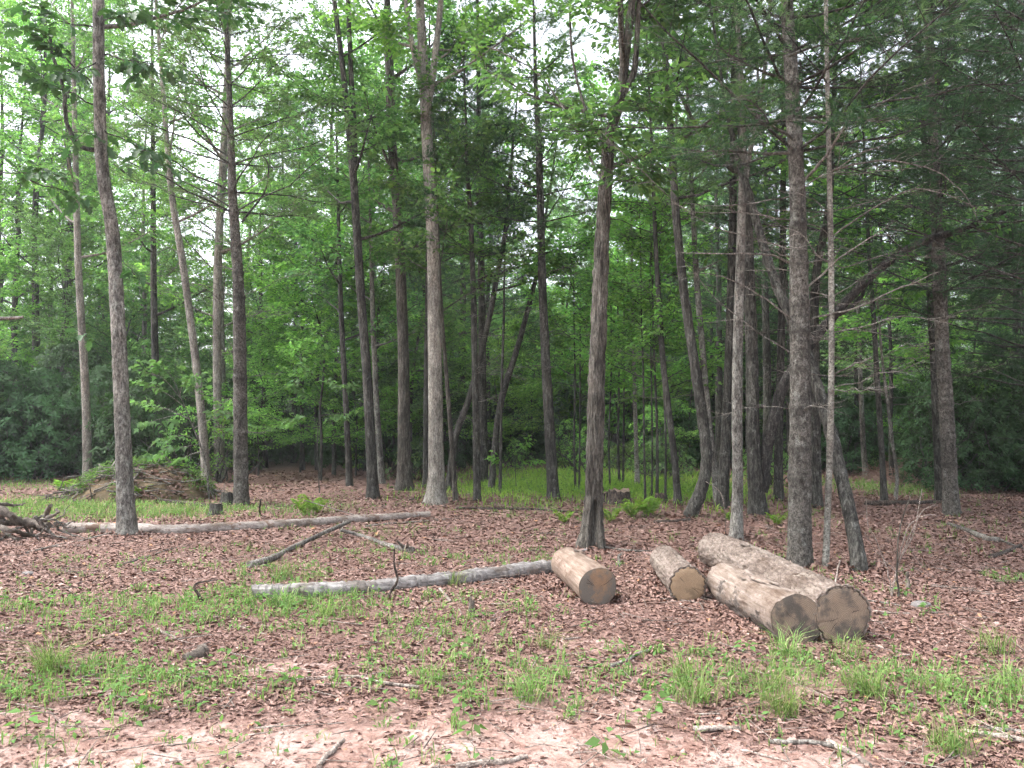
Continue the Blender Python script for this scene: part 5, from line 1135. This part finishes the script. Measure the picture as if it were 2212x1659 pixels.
# dirt mound
mg = GD(315, 16.9); mt_ = thing('dirt_mound', 'rounded mound of orange-brown dirt overgrown with weeds behind the near oak', 'mound', mg)
U, W_ = np.meshgrid(np.linspace(-1, 1, 60), np.linspace(-1, 1, 44)); e = np.clip(1 - U ** 2 - W_ ** 2, 0, 1)
zz = 0.68 * e ** 0.75 * (0.72 + 0.56 * fbm2(U * 2.2, W_ * 2.2, 4, 4.4)) + 0.26 * (fbm2(U * 7, W_ * 7, 4, 1.2) - 0.5) * e ** 0.3 - 0.06
mb = Buf(); id_ = np.arange(60 * 44).reshape(44, 60); mb.add(np.stack([U * 1.5, W_ * 1.1, zz], -1), np.stack([id_[:-1, :-1], id_[:-1, 1:], id_[1:, 1:], id_[1:, :-1]], -1).reshape(-1, 4)); part_objs(mt_, mb, 'soil', 'mound_soil')
rng = np.random.default_rng(61); wb = Buf(); n = 1500; a = rng.uniform(0, 1, (n, 2)); uu = a[:, 0] * 2 - 1; ww = a[:, 1] * 1.6 - 1; ee = np.clip(1 - uu ** 2 - ww ** 2, 0, 1); keep = (ee > 0.03) & (fbm2(uu * 2.5, ww * 2.5, 2, 8.8) > 0.53); uu, ww, ee = uu[keep], ww[keep], ee[keep]
p = np.stack([uu * 1.5, ww * 1.1, 0.68 * ee ** 0.75 * (0.72 + 0.56 * fbm2(uu * 2.2, ww * 2.2, 4, 4.4)) + rng.uniform(-0.02, 0.16, len(uu))], -1)
for rep in range(5): leaf_quads(wb, p + rng.normal(0, 0.04, p.shape), rng.normal(0, 1, p.shape) * np.array([1, 1, 0.4]), np.array([0, 0, 1.0]) + rng.normal(0, 0.3, p.shape), rng.uniform(0.04, 0.09, len(p)), 0.04, rng)
n = 3600; uu = rng.uniform(-1, 1, n); ww = rng.uniform(-1, 0.6, n); ee = np.clip(1 - uu ** 2 - ww ** 2, 0, 1); k = (ee > 0.01) & (fbm2(uu * 3, ww * 3, 3, 2.8) > 0.45); uu, ww, ee = uu[k], ww[k], ee[k]
p = np.stack([uu * 1.5, ww * 1.1, 0.68 * ee ** 0.75 * (0.72 + 0.56 * fbm2(uu * 2.2, ww * 2.2, 4, 4.4)) + 0.26 * (fbm2(uu * 7, ww * 7, 4, 1.2) - 0.5) * ee ** 0.3 - 0.04], -1); db = Buf(); leaf_quads(db, p, rng.normal(0, 1, p.shape) * np.array([1, 1, .3]), np.array([0, -0.3, 1.0]) + rng.normal(0, .4, p.shape), rng.uniform(.05, .12, len(p)), .05, rng, .3)
hb = Buf(); ns_ = 110; uu = rng.uniform(-1, 1, ns_); ww = rng.uniform(-0.95, 0.3, ns_); ee = np.clip(1.02 - uu ** 2 - ww ** 2, 0.02, 1); c_ = np.stack([uu * 1.6, ww * 1.15, 0.66 * ee ** 0.75 + rng.uniform(0, 0.06, ns_)], -1); d_ = rng.normal(0, 1, (ns_, 3)) * np.array([1, 0.6, 0.1]); d_[:, 2] -= uu * np.sign(d_[:, 0]) * 0.35; d_[:, 2] += rng.normal(0, 0.28, ns_); d_ = unit(d_) * rng.uniform(0.15, 0.55, (ns_, 1))
sticks(hb, c_ - d_, c_ + d_, rng.uniform(0.008, 0.03, ns_), 0.007); part_objs(mt_, hb, 'brushwood', 'deadwood', kind='stuff')
part_objs(mt_, db, 'dead_leaves', 'dead_leaf', False, kind='stuff')
o = part_objs(mt_, wb, 'weeds', 'weed', False, kind='stuff')
fallen('fallen_log', 'dark rotten log chunk resting on the mound crest left of the oak', 'log', [(205, 1040, 16.6), (225, 1030, 16.6), (250, 1022, 16.7)], .09, .07, 'rot_brown', 12, 95, 0.25)
# root tangle
rg = G(60, 1165); rt = thing('root_wad', 'tangled uprooted root mass lying at the left edge', 'roots', rg); b = Buf()
for pl, a, c in [([(-60, 1080), (20, 1110), (75, 1122), (120, 1130)], .085, .06), ([(-40, 1140), (20, 1148), (70, 1160), (95, 1168)], .05, .03), ([(110, 1095), (95, 1130), (70, 1150), (60, 1185)], .05, .02), ([(120, 1130), (140, 1150), (190, 1165)], .03, .01), ([(75, 1120), (110, 1150), (150, 1168)], .035, .012),
                 ([(0, 1100), (10, 1140), (40, 1160)], .05, .03), ([(95, 1125), (110, 1105), (108, 1090)], .04, .015), ([(60, 1130), (40, 1150), (10, 1165)], .03, .012), ([(110, 1135), (135, 1140), (165, 1128)], .03, .01), ([(-20, 1160), (30, 1170), (60, 1172)], .03, .02), ([(70, 1122), (90, 1112), (140, 1122)], .025, .01), ([(-60, 1110), (0, 1130), (60, 1140), (110, 1150)], .07, .03), ([(-30, 1090), (20, 1085), (40, 1078)], .04, .015), ([(100, 1140), (90, 1165), (110, 1185)], .03, .008), ([(20, 1112), (50, 1140), (45, 1175)], .04, .015), ([(80, 1128), (125, 1118), (150, 1105)], .02, .006), ([(-20, 1125), (-5, 1160), (20, 1180)], .06, .03), ([(118, 1132), (150, 1140), (175, 1152)], .02, .006)]:
    q = catmull(np.array([P(x, y, rg[1] + random.uniform(-0.3, 0.5)) - rg for x, y in pl]), 6); r_ = np.random.default_rng(int(a * 1e4) + len(pl)); q += np.cumsum(r_.normal(0, 0.012, q.shape), 0); b = Buf()
    tube(b, q, 0.72 * np.linspace(a, c, len(q)) * (1 + 0.18 * r_.normal(0, 1, len(q))), 10, lambda th, pp, R: 1 + 0.7 * (fbm(S3([np.cos(th)[None] * 2 + 0 * pp[:, :1], np.sin(th)[None] * 2 + 0 * pp[:, :1], pp[:, :1] * 5 + 0 * th[None]], -1), 3) - 0.5)); part_objs(rt, b, 'root', 'deadwood' if a < 0.04 else 'rot_brown')
# far brush pile, small stones
bp = GD(1985, 21.0); bt2 = thing('brush_pile', 'low brown brush heap in the gap left of the tall right-hand pine', 'brush pile', bp); U, W_ = np.meshgrid(np.linspace(-1, 1, 40), np.linspace(-1, 1, 30)); e = np.clip(1 - U ** 2 - W_ ** 2, 0, 1)
b = Buf(); id_ = np.arange(1200).reshape(30, 40); b.add(np.stack([U * 1.5, W_ * 1.0, 0.42 * e ** 0.7 * (0.2 + 1.5 * fbm2(U * 5, W_ * 5, 4, 3.3)) - 0.05], -1), np.stack([id_[:-1, :-1], id_[:-1, 1:], id_[1:, 1:], id_[1:, :-1]], -1).reshape(-1, 4)); part_objs(bt2, b, 'soil', 'brush_brown')
b = Buf(); rng = np.random.default_rng(3); c = rng.uniform(-1, 1, (700, 3)) * np.array([1.4, 0.9, 0]) ; c[:, 2] = rng.uniform(0.05, 0.62, 700) * np.clip(1.1 - (c[:, 0] / 1.5) ** 2, 0, 1); d = unit(rng.normal(0, 1, (700, 3)) * np.array([1, 1, 0.3])) * rng.uniform(0.2, 0.7, (700, 1)); sticks(b, c - d * 0.5, c + d * 0.5, 0.012, 0.006); o = part_objs(bt2, b, 'brushwood', 'brush_brown', kind='stuff')
for lab, px, py, r in [('flat grey stone right of the longest log', 1990, 1308, 0.07), ('small grey stone at the root of the hollow oak log pile', 1262, 1190, 0.05), ('pale chip of stone in the lower-left leaves', 60, 1240, 0.05)]:
    g = G(px, py); b = Buf(); th = np.linspace(0, 2 * math.pi, 14, endpoint=False); zs = np.array([-0.3, 0.05, 0.35, 0.5, 0.55]); rs = np.array([0.9, 1, 0.85, 0.5, 0.05])
    v = np.stack([np.stack([np.cos(th) * q * r * 1.3, np.sin(th) * q * r, np.full(14, z * r)], -1) for z, q in zip(zs, rs)]); v += r * 0.25 * (np.stack([fbm(v / r * 1.3 + s, 2) for s in (1, 5, 9)], -1) - 0.5); i = np.arange(4)[:, None] * 14; j = np.arange(14)[None]
    b.add(v.reshape(-1, 3), np.stack([i + j, i + (j + 1) % 14, i + 14 + (j + 1) % 14, i + 14 + j], -1).reshape(-1, 4)); tag(link('stone', b.mesh('stone', 'stone_grey'), None, g), lab, 'stone')

# ------------------------------------------------------------------ ferns
def fern_frond(seed, ln):
    rng = np.random.default_rng(seed); b = Buf(); n = 16; t = np.linspace(0, 1, n); p = np.stack([t * ln * 0.6, 0 * t, ln * (1.25 * t - 0.6 * t * t)], -1); tube(b, p, np.linspace(0.004, 0.0015, n), 3, cap=False)
    t2 = np.repeat(np.linspace(0.15, 1, 17), 2); sd = np.tile([1.0, -1.0], 17); q = along(p, t2); w_ = 0.26 * ln * np.sin(np.clip(t2 * 0.95 + 0.08, 0, 1) * math.pi) ** 0.8 + 0.015
    d = np.stack([np.full(34, 0.35), sd, np.full(34, -0.1)], -1) + rng.normal(0, 0.08, (34, 3)); leaf_quads(b, q, d, np.tile([[0.2, 0, 1.0]], (34, 1)) + rng.normal(0, 0.1, (34, 3)), w_, 0.06 * ln + 0.012, rng, 0.05); return b.mesh('frond', 'fern', False)
FR = [fern_frond(i, l) for i, l in enumerate((0.5, 0.42, 0.36))]
rng = np.random.default_rng(88)
for lab, px, py, s, nf in [('bright fern clump left of the small stump, behind the logs', 1365, 1118, 1.0, 9), ('bright fern next to the leftmost fern clump, behind the logs', 1400, 1116, 1.0, 8), ('fern touching the right side of the hollow oak', 1318, 1128, 0.8, 7), ('fern left of the hollow oak on the leaf litter', 1218, 1130, 0.7, 7),
                           ('fern clump in the sunny grass left of the mound', 292, 1085, 1.2, 9), ('fern at the left foot of the mound', 150, 1075, 1.3, 9), ('fern beyond the long fallen trunk', 660, 1112, 0.9, 8), ('second fern beyond the long fallen trunk', 685, 1108, 0.8, 7), ('small fern behind the big ringed pine', 1580, 1128, 0.6, 6), ('small fern right of the curved-foot trunk', 1680, 1135, 0.7, 6), ('small fern by the right edge of the hollow oak litter', 1270, 1120, 0.5, 6), ('fern on top of the dirt mound', 378, 1010, 0.8, 7)]:
    g = G(px, py) if py > 1020 else P(px, 1025, 17.3); t = thing('fern', lab, 'fern', g)
    for j in range(nf): link('frond', FR[j % 3], t, (0, 0, 0), j * 6.28 / nf + rng.uniform(-.3, .3), s * rng.uniform(0.8, 1.15))

# ------------------------------------------------------------------ grass
def blades(buf, p, h, w_, rng, lean=0.5):
    n = len(p); az = rng.uniform(0, 6.28, n); ln = lean * rng.uniform(0.2, 1.3, n); hd = np.stack([np.cos(az), np.sin(az), 0 * az], -1); s = np.stack([-np.sin(az + rng.normal(0, .4, n)), np.cos(az), 0 * az], -1); h = np.broadcast_to(h, (n,))
    m = p + hd * (h * ln * 0.35)[:, None] + np.array([0, 0, 1.0]) * (h * 0.6)[:, None]; t = p + hd * (h * ln)[:, None] + np.array([0, 0, 1.0]) * (h * (1 - 0.25 * ln))[:, None]; w_ = np.broadcast_to(w_, (n,))[:, None]
    v = np.stack([p - s * w_ * 0.4, p + s * w_ * 0.4, m + s * w_ * 0.5, m - s * w_ * 0.5, t], 1).reshape(-1, 3); i = np.arange(n)[:, None] * 5; buf.add(v, i + np.array([[0, 1, 2, 3]])); buf.v.append(np.zeros((0, 3))); buf.f.append(i + np.array([[3, 2, 4]]) + buf.n - len(v)); buf.at.append(np.zeros(0))
rng = np.random.default_rng(42); gbuf = [Buf(), Buf(), Buf()]; wbuf = Buf()
for c, rx, ry, n, h, br in GP:
    n = int(n * (0.75 if br == 0 else 1.0)); cl = max(6, n // 8); cc = rng.normal(0, 0.85 if br == 0 else 0.62, (cl, 2)); a = cc[rng.integers(0, cl, n)] + rng.normal(0, 0.045, (n, 2)) * (1 if br == 0 else 2.5); x = c[0] + a[:, 0] * rx; y = c[1] + a[:, 1] * ry; p = np.stack([x, y, hgt(x, y) - 0.005], -1)
    dist = c[1]; blades(gbuf[br], p, h * (0.62 if br == 0 else 0.85) * rng.uniform(0.25, 1.3, n), (0.0035 + 0.0005 * dist) * rng.uniform(0.6, 1.4, n), rng, 0.75)
    nw = int(n * 0.36); a = cc[rng.integers(0, cl, nw)] + rng.normal(0, 0.12, (nw, 2)); x = c[0] + a[:, 0] * rx; y = c[1] + a[:, 1] * ry; p = np.stack([x, y, hgt(x, y) + rng.uniform(0.02, 0.6 * h, nw)], -1)
    d = rng.normal(0, 1, (nw, 3)) * np.array([1, 1, 0.3]); leaf_quads(wbuf, p, d, np.array([0, 0, 1.0]) + rng.normal(0, 0.35, (nw, 3)), rng.uniform(0.014, 0.042, nw) * (1 + 0.06 * dist), 0.017 * (1 + 0.06 * dist), rng)
n = 2600; y = rng.uniform(3.4, 16, n); x = rng.uniform(-1, 1, n) * (0.7 * y + 0.5); keep = fbm2(x * 0.9, y * 0.9, 3, 6.6) > 0.5; x, y = x[keep], y[keep]; p = np.stack([x, y, hgt(x, y)], -1); p = np.repeat(p, 3, 0) + rng.normal(0, 0.02, (len(x) * 3, 3)) * np.array([1, 1, 0]); blades(gbuf[0], p, rng.uniform(0.04, 0.11, len(p)), 0.006, rng, 0.8)
p = np.stack([x, y, hgt(x, y) + 0.02], -1) + np.array([0.03, 0.02, 0]); leaf_quads(wbuf, p, rng.normal(0, 1, p.shape) * np.array([1, 1, .2]), np.array([0, 0, 1.0]) + rng.normal(0, .3, p.shape), rng.uniform(0.03, 0.06, len(p)), 0.03, rng)
for nm, b, m, lab in (('grass', gbuf[0], 'grass', 'thin green grass growing through the leaf litter and clay'), ('grass', gbuf[1], 'grass', 'lush grass round the dirt mound and along the left side'), ('grass', gbuf[2], 'grass_lit', 'yellow-green grass of the small clearing, its sunlight painted into the colour'), ('weeds', wbuf, 'weed', 'small broad-leaved weeds mixed into the grass')):
    TRI[0] += b.tris(); tag(link(nm, b.mesh(nm, m, False)), lab, 'grass' if nm == 'grass' else 'weeds', None, 'stuff')

TUFTS = [(1655, 1490, .22, 70, 'leafy tall grass tuft left of the spikiest tuft, below the paired logs'), (1700, 1420, .28, 80, 'tall wispy grass tuft against the dark end of the nearest paired log'), (1690, 1545, .30, 110, 'spikiest fountain-like grass tuft at lower right'), (1480, 1470, .24, 60, 'pale wispy grass tuft left of the spiky tuft'), (1500, 1520, .26, 70, 'green tuft just below the pale wispy tuft'),
         (1870, 1500, .26, 110, 'broad dense green tuft right of the paired logs'), (1835, 1425, .22, 50, 'thin tuft at the foot of the longest log'), (2150, 1410, .26, 80, 'arching tuft near the right edge, upper one'), (2190, 1500, .28, 80, 'arching tuft at the right edge, lower one'), (2030, 1500, .22, 60, 'sprawling tuft left of the right-edge tufts'), (2055, 1625, .24, 80, 'lone grass tuft at the bottom right corner'),
         (1140, 1510, .24, 90, 'arching grass tuft at bottom centre'), (1180, 1400, .20, 60, 'short upright tuft below the tan log'), (620, 1310, .24, 90, 'dense tuft just under the silver log, left part'), (700, 1330, .22, 70, 'tuft below the middle of the silver log'), (985, 1265, .22, 40, 'upright thin tuft touching the silver log near its right end'), (110, 1450, .30, 130, 'tall feathery weed tuft at the left'), (610, 1245, .2, 90, 'rounded tuft behind the left end of the silver log'), (935, 1470, .18, 60, 'tuft in the lower middle left of the arching tuft'), (2170, 1258, .12, 60, 'small lone tuft on the brown litter at far right'), (1830, 1330, .0, 0, '')]
for i, (px, py, h, n, lab) in enumerate(TUFTS):
    if not n: continue
    g = G(px, py); r_ = np.random.default_rng(700 + i); b = Buf(); p = np.stack([r_.normal(0, .05, n), r_.normal(0, .045, n), np.full(n, -0.005)], -1); blades(b, p, h * 0.88 * r_.uniform(0.35, 1.25, n), 0.0048 * r_.uniform(0.6, 1.4, n), r_, 1.35)
    tag(link('grass_tuft', b.mesh('grass_tuft', 'grass', False), None, g), lab, 'grass tuft', 'grass tufts in the foreground'); TRI[0] += b.tris()

# seedlings with single leaves
SL = leaf_proto('seedling_leaf', 'diamond', 'weed', 2, 0.6)
SEEDL = [(1415, 1540, .14, 'broad-leaved seedling at bottom centre right of the clay patch'), (1400, 1570, .12, 'seedling just below a similar one, right of bottom centre'), (1270, 1365, .07, 'tiny pale seedling between tan log and paired logs'), (1615, 1410, .08, 'pale seedling left of the nearest paired log'), (480, 1450, .14, 'blue-green seedling right of the half-buried log end'), (250, 1520, .13, 'leafy seedling in the lower-left weeds'), (310, 1545, .12, 'low seedling at the edge of the left clay'),
         (625, 1480, .08, 'round-leaved seedling left of the whitish branch'), (830, 1540, .09, 'seedling on the clay below the whitish branch'), (1000, 1545, .11, 'seedling right of the lone clay seedling, bottom middle'), (1020, 1590, .08, 'small seedling near the bottom edge, middle'), (990, 1430, .16, 'tall thin weed seedling in the middle grass'), (1310, 1640, .1, 'seedling by the bottom edge right of centre'), (1830, 1560, .1, 'seedling below the broad dense tuft'), (60, 1590, .12, 'seedling at the lower left corner clay'), (1955, 1290, .07, 'bright seedling at the foot of the bare bush'), (2010, 1320, .05, 'tiny seedling right of the bare bush'), (1250, 1130, .12, 'yellow-green seedling on the litter left of the hollow oak')]
for i, (px, py, h, lab) in enumerate(SEEDL):
    g = G(px, py); r_ = np.random.default_rng(800 + i); t = thing('seedling', lab, 'seedling', g, 0, 'seedlings in the foreground'); b = Buf(); q = np.array([[0, 0, -0.01], [r_.normal(0, .01), r_.normal(0, .01), h * 0.5], [r_.normal(0, .02), r_.normal(0, .02), h]]); tube(b, q, [.003, .0025, .0015], 4, cap=False); st_ = part_objs(t, b, 'stem', 'stem_green')
    tp = np.array([along(q, np.array([f]))[0] for f in np.linspace(0.45, 1, 4)]); td = np.stack([np.cos(np.arange(4) * 2.2 + i), np.sin(np.arange(4) * 2.2 + i), np.full(4, 0.25)], -1); leaf_objs(st_, SL, tp, td, [0.02] * 4, 2, 0.055 + 0.12 * h, r_, droop=0.15)

# ------------------------------------------------------------------ leaf litter and small twigs
rng = np.random.default_rng(99); lit = Buf(); cnt_l = []
for (y0, y1, dens, ll, shape) in [(3.3, 7.2, 1700, 0.044, 'oak'), (7.2, 11, 1250, 0.050, 'diamond'), (11, 18, 420, 0.068, 'diamond'), (18, 26, 75, 0.11, 'diamond')]:
    area = (y1 - y0) * ((y0 + y1) / 2 * 1.32 + 1.4); n = int(area * dens); y = rng.uniform(y0, y1, n); x = rng.uniform(-1, 1, n) * (0.66 * y + 0.7)
    k = rng.uniform(0, 1, n) < np.clip(1.05 - 1.75 * bare(x, y) - 0.45 * grassy(x, y), 0.07, 1) * (0.35 + 1.1 * fbm2(x * 1.6, y * 1.6, 3, 7.7)); x, y = x[k], y[k]; n = len(x)
    p = np.stack([x, y, hgt(x, y) + rng.uniform(0.0, 0.012, n)], -1); d = rng.normal(0, 1, (n, 3)) * np.array([1, 1, 0.14]); nn = np.array([0, 0, 1.0]) + rng.normal(0, 0.28, (n, 3)) * np.array([1, 1, 0.1])
    leaf_quads(lit, p, d, nn, ll * rng.uniform(0.35, 1.5, n), ll * rng.uniform(0.35, 0.85, n), rng, 0.22, shape)
for ring_, t_ in ((ringA, lA), (ringB, lB), (ringC, lC), (ringD, lD)):
    bpy.context.view_layer.update(); mw = np.array(t_.matrix_world); ce = ring_.mean(1) @ mw[:3, :3].T + mw[:3, 3]; n = 420; f = rng.uniform(0, 1, n); c = ce[(f * (len(ce) - 1)).astype(int)]; ax_ = unit(ce[-1] - ce[0]); sd_ = np.array([-ax_[1], ax_[0], 0]); off = rng.uniform(0.10, 0.34, n) * rng.choice([-1, 1], n)
    x = c[:, 0] + sd_[0] * off; y = c[:, 1] + sd_[1] * off; p = np.stack([x, y, hgt(x, y) + np.clip(0.30 - np.abs(off), 0, 1) * rng.uniform(0, 0.28, n) + 0.005], -1)
    leaf_quads(lit, p, rng.normal(0, 1, (n, 3)) * np.array([1, 1, 0.35]), np.array([0, 0, 1.0]) + rng.normal(0, 0.5, (n, 3)), rng.uniform(0.03, 0.075, n), rng.uniform(0.02, 0.05, n), rng, 0.35)
for px_, Y__ in HANDPX:
    if Y__ > 17 or not -50 < px_ < 2260: continue
    g_ = GD(px_, Y__); n = 150; a_ = rng.uniform(0, 6.28, n); r_ = rng.uniform(0.12, 0.5, n); x = g_[0] + np.cos(a_) * r_; y = g_[1] + np.sin(a_) * r_; p = np.stack([x, y, hgt(x, y) + np.clip(0.4 - r_, 0, 1) * rng.uniform(0, 0.22, n)], -1)
    leaf_quads(lit, p, rng.normal(0, 1, (n, 3)) * np.array([1, 1, 0.35]), np.array([0, 0, 1.0]) + rng.normal(0, 0.5, (n, 3)), rng.uniform(0.04, 0.09, n), rng.uniform(0.03, 0.06, n), rng, 0.35)
n = 26000; y = rng.uniform(3.3, 8, n); x = rng.uniform(-1, 1, n) * (0.66 * y + 0.6); k = rng.uniform(0, 1, n) < (0.25 + bare(x, y)) * (fbm2(x * 2.2, y * 2.2, 4, 1.7) > 0.44); x, y = x[k], y[k]; n = len(x)
p = np.stack([x, y, hgt(x, y) + rng.uniform(0.0, 0.006, n)], -1); leaf_quads(lit, p, rng.normal(0, 1, (n, 3)) * np.array([1, 1, 0.15]), np.array([0, 0, 1.0]) + rng.normal(0, 0.35, (n, 3)), rng.uniform(0.01, 0.045, n), rng.uniform(0.006, 0.022, n), rng, 0.3)
TRI[0] += lit.tris(); tag(link('leaf_litter', lit.mesh('leaf_litter', 'dead_leaf', False)), 'reddish-brown dead leaves carpeting the forest floor', 'leaf litter', None, 'stuff')
cb_ = Buf(); n = 2600; y = rng.uniform(3.3, 7.5, n); x = rng.uniform(-1, 1, n) * (0.66 * y + 0.6); k = rng.uniform(0, 1, n) < 0.12 + 1.3 * bare(x, y); x, y = x[k], y[k]; n = len(x); r_c = rng.uniform(0.004, 0.016, n) * (rng.uniform(0, 1, n) ** 2 + 0.5)
oc = np.array([[1, 0, 0], [0, 1, 0], [-1, 0, 0], [0, -1, 0], [0, 0, 0.75], [0, 0, -0.7]]); v = oc[None] * r_c[:, None, None] * rng.uniform(0.6, 1.4, (n, 6, 1)) + rng.normal(0, 0.15, (n, 6, 3)) * r_c[:, None, None] + np.stack([x, y, hgt(x, y)], -1)[:, None]
cb_.add(v.reshape(-1, 3), (np.arange(n)[:, None, None] * 6 + np.array([[0, 1, 4], [1, 2, 4], [2, 3, 4], [3, 0, 4], [1, 0, 5], [2, 1, 5], [3, 2, 5], [0, 3, 5]])[None]).reshape(-1, 3)); TRI[0] += cb_.tris(); tag(link('clay_clods', cb_.mesh('clay_clods', 'clod', True)), 'small clay clods and pebbles on the bare soil', 'clods', None, 'stuff')
tb = Buf(); n = 1500; y = 3.4 + 16 * rng.uniform(0, 1, n) ** 1.3; x = rng.uniform(-1, 1, n) * (0.66 * y + 0.6); az = rng.uniform(0, 6.28, n); l = rng.uniform(0.06, 0.4, n); a = np.stack([x, y, hgt(x, y) + 0.012 + rng.uniform(0, 0.02, n)], -1); x2 = x + np.cos(az) * l; y2 = y + np.sin(az) * l
sticks(tb, a, np.stack([x2, y2, hgt(x2, y2) + 0.014 + rng.uniform(0, 0.03, n)], -1), rng.uniform(0.002, 0.006, n), 0.002); TRI[0] += tb.tris(); tag(link('twig_litter', tb.mesh('twig_litter', 'twig_pale')), 'small dry twigs scattered over the forest floor', 'twigs', None, 'stuff')
# ------------------------------------------------------------------ humid air under the trees
hz = Buf(); x0, x1, y0, y1, z0_, z1_ = -260, 260, -150, 300, -2.0, 44.0
hz.add(np.array([[x0, y0, z0_], [x1, y0, z0_], [x1, y1, z0_], [x0, y1, z0_], [x0, y0, z1_], [x1, y0, z1_], [x1, y1, z1_], [x0, y1, z1_]]), np.array([[3, 2, 1, 0], [4, 5, 6, 7], [0, 1, 5, 4], [1, 2, 6, 5], [2, 3, 7, 6], [3, 0, 4, 7]]))
hm = bpy.data.materials.new('haze'); hm.use_nodes = True; ht = hm.node_tree; ht.nodes.clear(); ho = ht.nodes.new('ShaderNodeOutputMaterial'); hv = ht.nodes.new('ShaderNodeVolumePrincipled')
hv.inputs['Color'].default_value = (0.92, 0.96, 1.0, 1); hv.inputs['Density'].default_value = 0.0008; hv.inputs['Anisotropy'].default_value = 0.2; ht.links.new(hv.outputs[0], ho.inputs['Volume'])
haze = link('haze', hz.mesh('haze', hm, False)); haze['kind'] = 'stuff'; haze['label'] = 'thin humid air between the trees'
print('TRIANGLES', TRI[0], 'OBJECTS', len(scene.objects))
